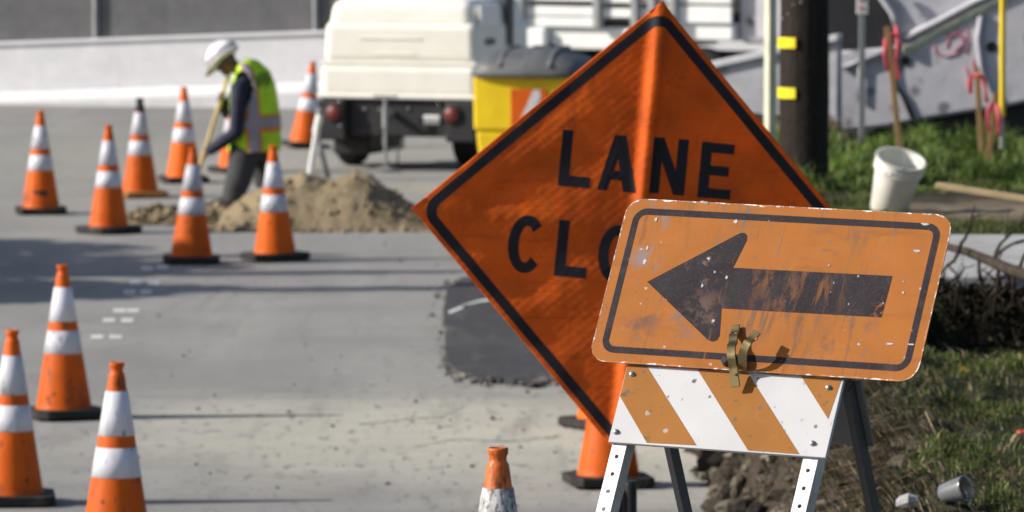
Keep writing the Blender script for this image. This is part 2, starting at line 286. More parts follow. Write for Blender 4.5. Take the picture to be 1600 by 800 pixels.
def par(o, p):
    o.parent = p
    wm = Matrix.Identity(4); q = p; chain = []
    while q is not None: chain.append(q); q = q.parent
    for q in reversed(chain): wm = wm @ q.matrix_parent_inverse @ q.matrix_basis
    o.matrix_parent_inverse = wm.inverted()
def tag(o, label, cat, group=None):
    o['label'] = label; o['category'] = cat
    if group: o['group'] = group
    return o
def thing(name, label, cat, loc, group=None, rz=0):
    o = bpy.data.objects.new(name, None); col.objects.link(o); o.location = loc; o.rotation_euler = (0, 0, rz); o.empty_display_size = .2
    return tag(o, label, cat, group)
def fbm(x, y, z=0.0, o=4): return mnoise.fractal(V3((x, y, z)), 1.0, 2.0, o)
def fast(name, vs, quads, m, smooth=False):
    """numpy verts, faces -> one mesh object"""
    me = bpy.data.meshes.new(name); me.from_pydata(np.asarray(vs).tolist(), [], np.asarray(quads).tolist()); me.update()
    o = bpy.data.objects.new(name, me); col.objects.link(o); me.materials.append(m)
    if smooth: me.shade_smooth()
    return o
# ------------------------------------------------------------------ terrain
def R(y):
    t = 32.6 - y
    if t <= 0: return 0.0
    return (.05 * t + .00075 * t * t) * min(1, t / 1.5)
def sstep(a, b, x): u = min(1, max(0, (x - a) / (b - a))); return u * u * (3 - 2 * u)
def bank(x, y):
    xe = 1.03 + .05 * fbm(0, y * .9) + .02 * fbm(3, y * 4); xt = 1.78 + .12 * fbm(5, y * .5)
    zt = 1.0 + .05 * sstep(20, 30, y)
    cut = sstep(32.25, 32.5, y + .12 * fbm(x * 2, 7) + .6 * sstep(2.75, 3.2, x) * 0)
    zt += .2 * cut * (1 - .55 * sstep(36, 38.5, y))
    hol = sstep(1.75, 2.0, x) * (1 - sstep(2.62, 2.95, x)) * sstep(29.5, 32.0, y) * (1 - cut)
    zt -= .22 * hol
    zt += .38 * math.exp(-((x - 1.84) / .13) ** 2 - ((y - 31.7) / .75) ** 2)  # out-of-sight hump added to shade the hollow beside it
    zt -= .30 * sstep(46.6, 47.6, y) * sstep(2.3, 2.7, x)
    u = (x - xe) / (xt - xe)
    S = sstep(0, 1, u) * .62 + .38 * min(1, max(0, u * 1.5)) if u > 0 else 0
    S = min(1, S)
    r = R(y) - .03
    z = r + (zt - r) * S
    if u > 0:
        rough = .07 * (1 - sstep(.8, 1.5, u)) + .02 + .055 * (1 - sstep(29.5, 31, y))
        z += rough * fbm(x * 4, y * 2.2, 1, 5) + .03 * fbm(x * 14, y * 7, 2, 3) * (1 - sstep(.7, 1.3, u))
        z += .05 * max(0, x - 2.4) * sstep(38, 46, y) * 0
    return z
xs = np.concatenate([np.arange(.85, 3.6, .035), np.arange(3.6, 6, .2), np.arange(6, 40, 3.0)])
ys = np.concatenate([np.arange(0, 20, 1.0), np.arange(20, 42, .07), np.arange(42, 60, .35)])
gv = []; ga = []
for y in ys:
    for x in xs:
        gv.append((x, y, bank(x, y)))
        u = (x - 1.35 - .25 * fbm(x * .8, y * .4, 9)) / .6
        bare = max(0, 1 - ((x - 3.0) / .75) ** 2 - ((y - 39.3) / 2.3) ** 2)
        ga.append(max(0, min(1, u)) * (1 - min(1, 2 * bare)) * (.85 if y < 60 else 0))
nx = len(xs); fq = [(j * nx + i, j * nx + i + 1, (j + 1) * nx + i + 1, (j + 1) * nx + i) for j in range(len(ys) - 1) for i in range(nx - 1)]
bk = fast('verge_ground', gv, fq, M['soil'], True); bk['kind'] = 'structure'
at_ = bk.data.attributes.new('grass', 'FLOAT', 'POINT'); at_.data.foreach_set('value', ga)
# road sheet and the wide ground under everything
ry = np.concatenate([np.arange(-6, 34, .5), [40, 60, 80, 83]])
rv = []; 
for y in ry:
    for x in (-60, -20, -6, 0, 1.25): rv.append((x, y, R(y)))
rq = [(j * 5 + i, j * 5 + i + 1, (j + 1) * 5 + i + 1, (j + 1) * 5 + i) for j in range(len(ry) - 1) for i in range(4)]
# the road widens beyond the verge, behind the wall
b = MB(); b.add(rv, rq); b.add([(1.25, 60.2, 0), (60, 60.2, 0), (60, 83, 0), (1.25, 83, 0)], [(0, 1, 2, 3)])
b.build('road', M['road'], kind='structure')
b = MB(); gy = [-60, -6, 10, 20, 28, 34, 84, 900]
b.add([(x, y, R(max(y, -6)) - .08) for y in gy for x in (-700, 700)], [(2 * j, 2 * j + 1, 2 * j + 3, 2 * j + 2) for j in range(len(gy) - 1)])
b.build('ground', M['soil'], kind='structure')
# asphalt patch with crumbling edge, thicker than the road round it
def blob(n, f): return [f(k / n) for k in range(n)]
pc = [(700, 452), (722, 438), (800, 432), (900, 430), (1000, 470), (1010, 560), (935, 596), (862, 599), (800, 600), (742, 598), (712, 584), (694, 560), (700, 520), (692, 490)]
pw = []
for i in range(len(pc)):
    a = gp(*pc[i]); c = gp(*pc[(i + 1) % len(pc)])
    for k in range(6):
        q = a.lerp(c, k / 6); pw.append((q.x + .07 * fbm(q.x * 8, q.y * 2.5), q.y + .3 * fbm(q.x * 6, q.y * 2, 4)))
b = MB(); b.prism(pw, (0, 0, 0), V3((1, 0, 0)), V3((0, 1, 0)), V3((0, 0, 1)), -.01, .026)
b.build('asphalt_patch', M['asphalt'], kind='structure')
def stones(name, pts, m, smooth=False):
    b = MB()
    for (x, y, z, r) in pts:
        n = 7; sx, sy, sz = [r * random.uniform(.6, 1.3) for _ in range(3)]; a0 = random.random() * 6.28
        vs = [(x, y, z - sz * .5)]; fs = []
        for i, (e, rr) in enumerate(((-.35, .8), (.15, 1.0), (.6, .68))):
            for k in range(n):
                a = a0 + 2 * math.pi * k / n; j = random.uniform(.75, 1.2)
                vs.append((x + sx * rr * j * math.cos(a), y + sy * rr * j * math.sin(a), z + sz * (e + random.uniform(-.12, .12))))
        vs.append((x, y, z + sz * .85))
        for i in range(2):
            for k in range(n): fs.append((1 + i * n + k, 1 + i * n + (k + 1) % n, 1 + (i + 1) * n + (k + 1) % n, 1 + (i + 1) * n + k))
        for k in range(n): fs += [(0, 1 + (k + 1) % n, 1 + k), (1 + 2 * n + k, 1 + 2 * n + (k + 1) % n, 1 + 3 * n)]
        b.add(vs, fs)
    return b.build(name, m, smooth=smooth)
pts = []
for k in range(380):
    i = random.randrange(len(pw)); q = pw[i]
    pts.append((q[0] + random.gauss(0, .05), q[1] + random.gauss(0, .25), .004, abs(random.gauss(.002, .009)) + .003))
for k in range(160): i = random.randrange(int(len(pw) * .42), int(len(pw) * .75)); q = pw[i]; pts.append((q[0] + random.gauss(0, .03), q[1] + random.gauss(-.05, .09), .010, abs(random.gauss(.006, .014)) + .004))  # clumps added to darken the near edge in place of its shadow
o = stones('broken_asphalt_edge', pts, M['crumb']); o['kind'] = 'stuff'; tag(o, 'crumbs of broken asphalt round the dark patch', 'crumbs')
pts = []
for k in range(200):
    y = random.uniform(33, 58); x = random.uniform(-.055, .05) * y + .1 * random.gauss(0, 1)
    if x > 1.0: continue
    pts.append((x, y, .002, abs(random.gauss(.006, .006)) + .003))
o = stones('road_grit', pts, M['crumb']); o['kind'] = 'stuff'; tag(o, 'loose grit and pebbles scattered over the pale road', 'grit')
# white streak on the patch and survey marks on the road
def road_quad(b, corners, z):
    b.add([tuple((gp(*c).x, gp(*c).y, z)) for c in corners], [(3, 2, 1, 0)])
b = MB(); road_quad(b, [(718, 484), (745, 476), (790, 468), (792, 472), (752, 481), (722, 489)][:4], .0305); road_quad(b, [(700, 493), (722, 484), (724, 488), (702, 497)], .0305)
b.f = [f[::-1] for f in b.f]; b.build('painted_streak', M['markpaint'], kind='structure')
b = MB()
for (x, y) in ((152, 527), (181, 527), (170, 501), (199, 501), (187, 486), (208, 486), (203, 457), (228, 457), (212, 443), (240, 443), (230, 420), (254, 418)):
    hw = 10 * (1 - (530 - y) / 900); road_quad(b, [(x - hw, y - 2.6), (x + hw, y - 2.6), (x + hw, y + 2.6), (x - hw, y + 2.6)], .004)
b.f = [f[::-1] for f in b.f]; b.build('survey_marks', M['markpaint'], kind='structure')
b = MB()
for pts_ in ([(560, 664), (640, 655), (690, 652), (724, 636), (742, 618)], [(870, 683), (790, 690), (700, 688), (640, 701)]):
    w_ = .005; prev = None; vs = []
    q = []
    for i in range(len(pts_) - 1):
        for k in range(12): a, c = pts_[i], pts_[i + 1]; q.append((a[0] + (c[0] - a[0]) * k / 12, a[1] + (c[1] - a[1]) * k / 12))
    for i, p in enumerate(q):
        g = gp(*p); ww = w_ * random.uniform(.3, 1.3); yy = g.y + .05 * fbm(g.x * 6, 3.3) ; vs += [(g.x, yy - ww * 3, .0035), (g.x, yy + ww * 3, .0035)]
    b.add(vs, [(2 * i, 2 * i + 2, 2 * i + 3, 2 * i + 1) for i in range(len(q) - 1)])
b.build('road_cracks', mat('crack_fill', (.15, .145, .14), .95), kind='structure')
# sidewalk slab behind the undercut
b = MB(); b.box((3.25, 33.95, 1.23), (2.6, 3.1, .07)); b.build('sidewalk', M['sidewalk'], bevel=.012, kind='structure')
# rubble on the cut bank
pts = []
for k in range(1100):
    y = random.uniform(24, 38); x = 1.0 + abs(random.gauss(0, .3)); r = min(.13, abs(random.gauss(.010, .026)) + .008)
    pts.append((x, y, bank(x, y) + r * .15, r))
o = stones('rubble', pts, M['rubble']); o['kind'] = 'stuff'; tag(o, 'broken rubble and clods covering the cut bank under the barricade', 'rubble')
for i, (px, py, d, r, lab) in enumerate(((1175, 765, 33.2, .13, 'pale rounded rock low on the cut bank, seen between the barricade legs'), (1212, 712, 33.6, .10, 'grey rock on the cut bank tucked just under the striped board'),
                                (1330, 775, 28, .09, 'grey rock beside the dark rear leg of the barricade'), (1420, 797, 24.6, .05, 'pale flat stone beside the clouded plastic cup'))):
    p = at(px, py, d); o = stones('rock', [(p.x, p.y, bank(p.x, p.y) + r * .3, r)], M['rubble'] if i < 3 else M['sidewalk'], 0)
    tag(o, lab, 'rock')
# ------------------------------------------------------------------ grass, litter
def blades(name, pts, m, wid):
    """pts rows: x y z height lean-azimuth lean"""
    P = np.array(pts); n = len(P); a = rng.uniform(0, 2 * np.pi, n); h = P[:, 3]; la = P[:, 4]; ln = P[:, 5]
    wv = np.stack([np.cos(a), np.sin(a), np.zeros(n)], 1) * (wid * (.6 + .8 * rng.random(n)))[:, None]
    d = np.stack([np.cos(la), np.sin(la), np.zeros(n)], 1); b0 = P[:, :3]
    mid = b0 + d * (h * ln * .35)[:, None]; mid[:, 2] += h * .6
    tip = b0 + d * (h * ln)[:, None]; tip[:, 2] += h * (1 - .35 * ln)
    vs = np.stack([b0 - wv, b0 + wv, mid + wv * .8, mid - wv * .8, tip], 1).reshape(-1, 3)
    me = bpy.data.meshes.new(name); k = np.arange(n)[:, None] * 5
    loops = np.concatenate([k + np.array([[0, 1, 2, 3]]), k + np.array([[3, 2, 4]])], 1)
    me.vertices.add(len(vs)); me.vertices.foreach_set('co', vs.ravel()); me.loops.add(7 * n); me.loops.foreach_set('vertex_index', loops.ravel())
    me.polygons.add(2 * n); st = (np.arange(n)[:, None] * 7 + np.array([[0, 4]])).ravel(); me.polygons.foreach_set('loop_start', st)
    me.update(calc_edges=True); me.validate()
    o = bpy.data.objects.new(name, me); col.objects.link(o); me.materials.append(m); o['kind'] = 'stuff'; return o
def hollow(x, y): return 1.8 < x < 2.85 and 31.1 < y < 32.6
def dens(x, y): return .38 + 1.7 * fbm(x * 2.1, y * 1.0, 3) 
g1, g2, g3 = [], [], []
while len(g1) < 60000:
    y = 20 + 24 * random.random() ** 1.4; x = random.uniform(1.35, min(.088 * y + .4, 4))
    if (32.4 < y < 35.6 and x > 1.95) or hollow(x, y): continue
    e = sstep(1.35, 2.0, x + .25 * fbm(x, y * .5, 11))
    if random.random() > e * max(.08, min(1, dens(x, y))): continue
    bare = max(0, 1 - ((x - 3.0) / .8) ** 2 - ((y - 39.3) / 2.4) ** 2)
    if random.random() < 2.2 * bare: continue
    hh = random.uniform(.02, .075) * (1 + .9 * fbm(x * 2.5, y * 1.2, 5))
    g1.append((x, y, bank(x, y) - .005, hh, random.uniform(0, 6.28), random.uniform(.1, 1.1)))
o = blades('grass', g1, M['grass'], .0032); tag(o, 'short patchy grass with dry blades covering the verge', 'grass')
while len(g2) < 26000:
    y = random.uniform(41.3, 47.0); x = random.uniform(1.6, 4.6)
    f = fbm(x * 2.2, y * 1.1, 21)
    if random.random() > .45 + f: continue
    edge = sstep(41.3, 42.6, y + .8 * f) if x > 2.4 else 1
    hh = random.uniform(.07, .19) * (.75 + .6 * f) * edge
    g2.append((x, y, bank(x, y) - .01, max(.02, hh * (.55 + 1.1 * fbm(x * 5, y * 2.5, 61) + .3)), random.uniform(0, 6.28), random.uniform(.05, .9)))
o = blades('tall_grass', g2, M['tuft'], .008); tag(o, 'taller green grass in front of the grey vehicle and stakes', 'grass')
while len(g3) < 7000:
    y = 21 + 20 * random.random() ** 1.3; x = random.gauss(1.62, .24)
    if x < 1.15 or (x > 2.0 and random.random() < .7): continue
    if 32.2 < y < 35.6 and x > 1.95: continue
    g3.append((x, y, bank(x, y), random.uniform(.02, .10), random.uniform(2.2, 4.4), random.uniform(.5, 1.8)))
for k in range(2600):
    x = random.gauss(2.35, .16); y = random.gauss(48.2, .5); g3.append((x, y, bank(x, y) + .1 * math.exp(-((x - 2.35) / .2) ** 2) * random.random(), random.uniform(.05, .16), random.uniform(0, 6.28), random.uniform(.3, 1.5)))
for k in range(5200):
    q = random.random(); y = 25 + 7 * q; x = random.gauss(1.60 + .03 * (y - 28), .13); f = fbm(x * 3, y * 1.5, 31)
    if f < -.1: continue
    g3.append((x, y, bank(x, y), random.uniform(.05, .17), random.gauss(3.6, .5), random.uniform(.9, 2.1)))
for k in range(2400):
    y = random.uniform(24, 31); x = random.uniform(1.8, 2.5)
    if fbm(x * 2.4, y * 1.1, 41) < .18: continue
    g3.append((x, y, bank(x, y), random.uniform(.03, .10), random.uniform(0, 6.28), random.uniform(.6, 1.8)))
o = blades('dry_grass', g3, M['straw'], .004); tag(o, 'dry straw and dead stems along the torn edge of the bank', 'dry grass')
lv = MB()
for k in range(1500):
    y = 22 + 17 * random.random() ** 1.2; x = random.gauss(1.7, .4)
    if x < 1.1 or (32.2 < y < 35.6 and x > 1.95): continue
    z = bank(x, y) + .012; s = random.uniform(.006, .02); a = random.random() * 6.28; t = random.uniform(-.9, .9)
    X = V3((math.cos(a), math.sin(a), t * .5)) * s; Y = V3((-math.sin(a), math.cos(a), random.uniform(-.6, .6))) * s * .5; c = V3((x, y, z))
    lv.add([c - X, c - Y, c + X, c + Y], [(0, 1, 2, 3)])
o = lv.build('leaf_litter', M['straw']); o['kind'] = 'stuff'; tag(o, 'dead leaves littering the bank and the grass', 'leaf litter')
# roots and dead brush hanging under the sidewalk edge
def squiggle(b, p, d, L, r, n=7, jit=.3):
    pts = [V3(p)]; d = V3(d).normalized()
    for k in range(n):
        d = (d + V3((random.gauss(0, jit), random.gauss(0, jit), random.gauss(0, jit)))).normalized(); pts.append(pts[-1] + d * (L / n))
    b.loft(pts, [r * (1 - .75 * k / n) for k in range(n + 1)], n=5); return pts
b = MB()
for k in range(300):
    x = random.uniform(1.9, 2.85); y = 32.3 + random.uniform(-.9, .15); z = random.uniform(.92, 1.2) if y > 32 else bank(x, y) + random.uniform(0, .2)
    squiggle(b, (x, y, z), (random.gauss(0, .8), random.gauss(-.3, .3), random.gauss(-.6, .4)), random.uniform(.1, .42), random.choice((.003, .004, .006, .010)), 6, .35)
for k in range(190):
    x = random.uniform(2.1, 2.8); squiggle(b, (x, 32.33 + random.uniform(-.16, .03), 1.25 - abs(random.gauss(0, .05)) + .03 * fbm(x * 9, 2)), (random.gauss(0, .5), random.gauss(-.1, .2), random.choice((-1, -1, -.6, .5))), random.uniform(.05, .22), random.choice((.004, .007, .011)), 6, .3)
o = b.build('dead_roots', M['root'], smooth=1); o['kind'] = 'stuff'; tag(o, 'tangle of dead roots and twigs in the dark hollow under the sidewalk edge', 'roots')
fb = thing('fallen_branch', 'dead branch with bare twigs lying across the pale sidewalk slab', 'branch', at(1490, 388, 32.3))
mp = [at(1478, 385, 32.6), at(1510, 393, 32.4), at(1545, 407, 32.1), at(1575, 420, 31.8), at(1610, 432, 31.5), at(1660, 452, 31.2)]
b = MB(); b.loft(mp, [.018, .022, .026, .03, .032, .034], n=10); b.build('limb', M['bark'], fb, smooth=1)
for (px, py, d, dr, L) in ((1553, 408, 32, (.15, .2, 1), .34), (1553, 408, 32, (.75, 0, .9), .3), (1498, 390, 32.3, (.35, .1, .9), .25), (1500, 390, 32.3, (-.5, 0, -.9), .22), (1560, 412, 32, (-.2, 0, -1), .3),
                           (1585, 425, 31.7, (.1, 0, -1), .24), (1590, 425, 31.7, (.3, 0, .9), .3), (1530, 400, 32.2, (-.2, 0, -1), .2), (1572, 418, 31.8, (.5, 0, -.8), .3)):
    b = MB(); q = squiggle(b, at(px, py, d), dr, L, .011, 7, .2)
    for j in (3, 5): squiggle(b, q[j], V3(dr) + V3((random.uniform(-.9, .9), 0, 0)), L * .45, .005, 5, .25)
    b.build('twig', M['bark'], fb, smooth=1)
# ------------------------------------------------------------------ traffic cones
CR = lambda z: .170 - (z - .045) * (.120 / .735)
def cone_parts(root, dirty=False, tip=False, base='rubber'):
    mo, mc = (M['dirty_cone'], M['dirty_collar']) if dirty else (M['cone'], M['collar'])
    b = MB(); b.lathe([(.170, .056), (.169, .064), (.164, .075), (CR(.10), .10), (CR(.2), .2), (CR(.4), .4), (CR(.6), .6), (CR(.775), .775), (.046, .79), (.0375, .852), (.0355, .860), (.031, .866), (.0285, .874), (.029, .886), (.0335, .893), (.0345, .905), (.0335, .913), (.027, .9135), (.025, .905), (.022, .80)], n=40)
    L_ = root.location
    def put(b, name, m, sm=1, bev=0):
        o = b.build(name, m, smooth=sm, bevel=bev); o.parent = root; return o
    put(b, 'cone_body', mo)
    for z0, z1 in ((.578, .782), (.388, .525)):
        b = MB(); e = .0022
        b.lathe([(CR(z0) - .001, z0), (CR(z0) + e, z0 + .001), (CR((z0 + z1) / 2) + e, (z0 + z1) / 2), (CR(z1) + e, z1 - .001), (CR(z1) - .001, z1)], n=40); put(b, 'reflective_collar', mc)
    b = MB(); c = .055; h = .226; pl = [(-h + c, -h), (h - c, -h), (h, -h + c), (h, h - c), (h - c, h), (-h + c, h), (-h, h - c), (-h, -h + c)]
    b.prism(pl, (0, 0, 0), V3((1, 0, 0)), V3((0, 1, 0)), V3((0, 0, 1)), .012, .060)
    for sx in (-1, 1):
        for sy in (-1, 1): b.box((sx * .15, sy * .15, .006), (.09, .09, .0118))
    put(b, 'base', M[base], 0, .008)
    if tip:
        b = MB(); b.lathe([(.0475, .79), (.039, .852), (.037, .860), (.0325, .866), (.030, .874), (.0305, .886), (.035, .893), (.036, .905), (.035, .9145), (.027, .915)], n=32); put(b, 'tip_cover', M['blackp'])
def pkids(o): return [c for c in bpy.data.objects if c.parent == o]
def cone(src, loc, rz, label, lean=(0, 0)):
    if lean == (0, 0): lean = (R_(random.uniform(-.8, .8)), R_(random.uniform(-1.1, 1.1)))
    r = src.copy(); col.objects.link(r); r.location = loc; r.rotation_euler = (lean[0], lean[1], rz); r['label'] = label
    for c in pkids(src):
        q = c.copy(); col.objects.link(q); q.parent = r
    return r
GRP = 'orange traffic cones with two white collars around the work zone'
c0 = thing('traffic_cone', 'orange cone farthest left in the back row, black smudge low on its body', 'traffic cone', gp(64, 334), GRP, .1); cone_parts(c0)
b = MB()
for k, (a0, a1, z0, z1) in enumerate(((-118, -70, .180, .215), (-100, -62, .165, .182), (-112, -98, .212, .222))):
    vs = []; fs = []
    for i in range(9):
        for z in (z0 + .006 * random.random(), z1 - .006 * random.random()):
            a = R_(a0 + (a1 - a0) * i / 8); r = CR(z) + .0012 + .0003 * k; vs.append((r * math.cos(a), r * math.sin(a), z))
    for i in range(8): fs.append((2 * i, 2 * i + 2, 2 * i + 3, 2 * i + 1))
    b.add(vs, fs)
smudge = b.build('smudge', M['blackp'])
for args in (
    (gp(170, 364), .75, 'orange cone standing alone between the smudged cone and the trench edge'),
    (gp(287, 285), .2, 'orange cone right behind the shovel blade, left of the worker'),
    (gp(299, 411), .05, 'reddish orange cone in front of the trench, left end of the dirt pile'),
    (gp(430, 406), .62, 'orange cone in front of the dirt pile, just below the worker'),
    (gp(100, 653), .4, 'orange cone in the left foreground, half behind two nearer cones'),
    (gp(18, 787), .1, 'orange cone cut by the left edge of the photo in the foreground'),
    (at(180, 566, 29.3) - V3((0, 0, .914)), .3, 'nearest whole orange cone at lower left, its base below the frame'),
    (gp(950, 759), .15, 'orange cone standing behind the foot of the diamond sign'),
    (gp(946, 668), .5, 'orange cone hidden behind the diamond sign, farther than the other one'),
    (gp(368, 269), .5, 'orange cone half hidden behind the legs of the worker'),
): cone(c0, *args)
cone(c0, gp(476, 231), .3, 'leaning orange cone between the barrier wall and the white compressor', (0, R_(6)))
smudge.parent = c0
c1 = thing('traffic_cone', 'orange cone with a black tip and a tan base left of the trench', 'traffic cone', gp(219, 308), GRP, .3); cone_parts(c1, tip=True, base='tan_rubber')
pj = at(778, 699, 21.0) - V3((0, 0, .914))
c2 = thing('traffic_cone', 'grimy cone with cracked dirty collar rising from the bottom edge of the photo', 'traffic cone', pj, GRP, .2); cone_parts(c2, dirty=True)
# ------------------------------------------------------------------ arrow sign and barricade
def cv(a, b_, c): return RT * a - UP * b_ + FW * c
U = cv(500, 29, -262).normalized(); W = cv(-66, 257, -97); W = (W - U * W.dot(U)).normalized(); Nn = W.cross(U) if W.cross(U).dot(FW) < 0 else U.cross(W)
TL = at(983, 310, 16.47)
def onp(px, py, off=0.0):
    r = ray(px, py); d = (TL + Nn * off - CAM).dot(Nn) / r.dot(Nn); p = CAM + r * d - TL; return (p.dot(U), p.dot(W))
SW, SH = .914, .457
def rrect(x0, y0, x1, y1, r, n=8):
    o = []
    for cx, cy, a0 in ((x1 - r, y0 + r, -90), (x1 - r, y1 - r, 0), (x0 + r, y1 - r, 90), (x0 + r, y0 + r, 180)):
        for k in range(n + 1): a = R_(a0 + 90 * k / n); o.append((cx + r * math.cos(a), cy + r * math.sin(a)))
    return o
def setframe(o, O, X, Y, Z):
    """give an object the plane's own axes, so its texture follows the board"""
    mt = Matrix((X.to_4d(), Y.to_4d(), Z.to_4d(), (0, 0, 0, 1))).transposed(); mt.translation = O
    for q in (3,): mt[3][0] = mt[3][1] = mt[3][2] = 0
    for r_ in range(3): mt[r_][0], mt[r_][1], mt[r_][2] = X[r_], Y[r_], Z[r_]
    inv = mt.inverted(); o.data.transform(inv); o.matrix_basis = mt; return o
def board(b, name, m, parent, bevel=0):
    o = b.build(name, m); setframe(o, TL, U, W, Nn); par(o, parent)
    if bevel: q = o.modifiers.new('bevel', 'BEVEL'); q.width = bevel; q.segments = 2; q.limit_method = 'ANGLE'
    return o
sg = thing('arrow_sign', 'scratched orange sheet sign with black left arrow, clamped on the barricade top', 'sign', TL + W * SH + U * SW / 2)
outer = rrect(0, 0, SW, SH, .048)
jag = [(x + random.gauss(0, .0007), y + random.gauss(0, .0007)) for x, y in outer]
b = MB(); b.prism(jag, TL, U, W, Nn, -.0015, .0022); board(b, 'sign_plate', M['sign'], sg)
# chipped bare metal along the rim: irregular narrow strip
def ring(b, out, inn, z0, z1, O=TL, close=True):
    n = len(out); vs = []
    for z in (z0, z1):
        for P_ in (out, inn): vs += [O + U * a + W * c + Nn * z for a, c in P_]
    fs = []
    for i in range(n if close else n - 1):
        j = (i + 1) % n
        fs += [(2 * n + i, 2 * n + j, 3 * n + j, 3 * n + i), (i, n + i, n + j, j), (i, j, 2 * n + j, 2 * n + i), (n + i, 3 * n + i, 3 * n + j, n + j)]
    b.add(vs, fs)
def dense(poly, step):
    o = []
    for i in range(len(poly)):
        a, c = poly[i], poly[(i + 1) % len(poly)]; L = math.hypot(c[0] - a[0], c[1] - a[1]); k = max(1, int(L / step))
        o += [(a[0] + (c[0] - a[0]) * t / k, a[1] + (c[1] - a[1]) * t / k) for t in range(k)]
    return o
dn = dense(outer, .004); inn = []
for i, (x, y) in enumerate(dn):
    d = max(0.0006, .0022 + .005 * fbm(x * 30, y * 30, 2)) ; cx, cy = SW / 2 - x, SH / 2 - y
    nx_ = (1 if x < .06 else -1 if x > SW - .06 else 0); ny_ = (1 if y < .06 else -1 if y > SH - .06 else 0); l = math.hypot(nx_, ny_) or 1
    inn.append((x + nx_ / l * d, y + ny_ / l * d))
b = MB(); ring(b, dn, inn, .0005, .0026); board(b, 'chipped_rim', M['worn_edge'], sg)
b = MB(); e0, e1 = .026, .044
ring(b, rrect(e0, e0, SW - e0, SH - e0, .038), rrect(e1, e1, SW - e1, SH - e1, .020), .0015, .0028); board(b, 'border', M['worn_black'], sg)
ar = [onp(*p) for p in ((1012, 441), (1151, 368), (1158, 364.5), (1164, 364.5), (1168, 369), (1167.5, 376), (1146, 419), (1395, 432), (1378, 496.5), (1128, 482.5), (1125, 525), (1121, 532), (1114, 534.5), (1107, 532))]
b = MB(); b.prism(ar, TL, U, W, Nn, .0015, .0029); board(b, 'arrow', M['worn_black'], sg)
# scuffs with a shape of their own: scraped bare patches on the sheet
for kk, (px, py, s, el) in enumerate( ((1008, 410, 9, 1.6), (1012, 388, 6, 2.2), (1150, 347, 7, 1.4), (1433, 393, 8, .4), (1136, 434, 5, 1.2), (1115, 502, 6, 1), (1108, 405, 5, 1.2), (1098, 447, 5, 1.6), (1412, 441, 4, 1), (1412, 458, 4, 1.3), (1446, 351, 8, .35), (1100, 317, 10, .35), (1390, 538, 7, .3), (1424, 539, 6, .3), (1296, 416, 4, 1), (1026, 344, 6, 1.4))):
    cx, cy = onp(px, py); s *= .00085; a0 = random.random()
    b = MB(); b.prism([(cx + s * random.uniform(.5, 1.2) * math.cos(a) / math.sqrt(el), cy + s * random.uniform(.5, 1.2) * math.sin(a) * math.sqrt(el)) for a in [a0 + 6.283 * k / 11 for k in range(11)]], TL, U, W, Nn, .002, .0032 + .00004 * kk); board(b, 'bare_scuff', M['scuff'], sg)
# barricade
PO = -.012                                                     # its board lies behind the sign sheet
x0, y0 = onp(980, 570, PO); x1 = x0 + .606; y1 = y0 + .213
gz = R(15.7)
bc = thing('barricade', 'folding A-frame barricade with orange and white slanted stripes on steel legs', 'barricade', (.5 * (TL + U * (x0 + x1) / 2 + W * y1).x * 2, (TL + W * y1).y, gz))
b = MB(); b.prism([(x0, y0), (x1, y0), (x1, y1), (x0, y1)], TL, U, W, Nn, PO - .012, PO); board(b, 'striped_board', M['bwhite'], bc, .0012)
def clampp(p): return (min(x1 - .0015, max(x0 + .0015, p[0])), min(y1 - .0015, max(y0 + .0015, p[1])))
for poly in ([(978, 569), (1012, 570), (1088.5, 696), (1010.5, 692), (967, 619)], [(1091, 575), (1170, 580), (1249.5, 710), (1169, 704)], [(1252.7, 587), (1316, 590), (1294, 655)]):
    b = MB(); b.prism([clampp(onp(*p, PO)) for p in poly], TL, U, W, Nn, PO - .001, PO + .0007); board(b, 'orange_stripe', M['borange'], bc)
for (px, py) in ((988, 585), (1295, 606), (963, 675), (1270, 693)):
    c = onp(px, py, PO); b = MB(); p = TL + U * c[0] + W * c[1] + Nn * PO
    b.lathe([(.0075, 0), (.0075, .002), (.005, .004), (.005, .008), (.0028, .009), (.0001, .009)], p, 16, Nn); b.build('bolt', M['bolt'], bc, smooth=2)
def holed(b, O, X, Y, Z, wdt, L, holes, t=.003, r=.006):
    """steel strip with real holes: each cell is a square ring round its hole"""
    def P(a, c, z): return O + X * a + Y * c + Z * z
    cells = []; y = 0.0
    for hc, slot in holes:
        h = wdt / 2
        if hc - h > y: cells.append((y, hc - h, None, 0))
        cells.append((hc - h, hc + h, hc, slot)); y = hc + h
    if y < L: cells.append((y, L, None, 0))
    for a, c, hc, slot in cells:
        if hc is None:
            vs = [P(x, q, z) for z in (0, -t) for x, q in ((0, a), (wdt, a), (wdt, c), (0, c))]
            b.add(vs, [(0, 1, 2, 3)[::-1], (4, 5, 6, 7), (0, 3, 7, 4), (1, 5, 6, 2)]); continue
        m_ = (a + c) / 2; outp = [(0, a), (wdt / 2, a), (wdt, a), (wdt, m_), (wdt, c), (wdt / 2, c), (0, c), (0, m_)]
        ang = [-135, -90, -45, 0, 45, 90, 135, 180]; inp = [(wdt / 2 + r * math.cos(R_(q)), hc + r * (1 + slot) * math.sin(R_(q))) for q in ang]
        vs = [P(x, q, z) for z in (0, -t) for S_ in (outp, inp) for x, q in S_]; fs = []
        for i in range(8):
            j = (i + 1) % 8; fs += [(i, 8 + i, 8 + j, j), (16 + i, 16 + j, 24 + j, 24 + i), (8 + i, 24 + i, 24 + j, 8 + j)]
        for i in (2, 3): fs.append((i, i + 1, 16 + i + 1, 16 + i))
        for i in (6, 7): j = (i + 1) % 8; fs.append((i, j, 16 + j, 16 + i))
        b.add(vs, fs)
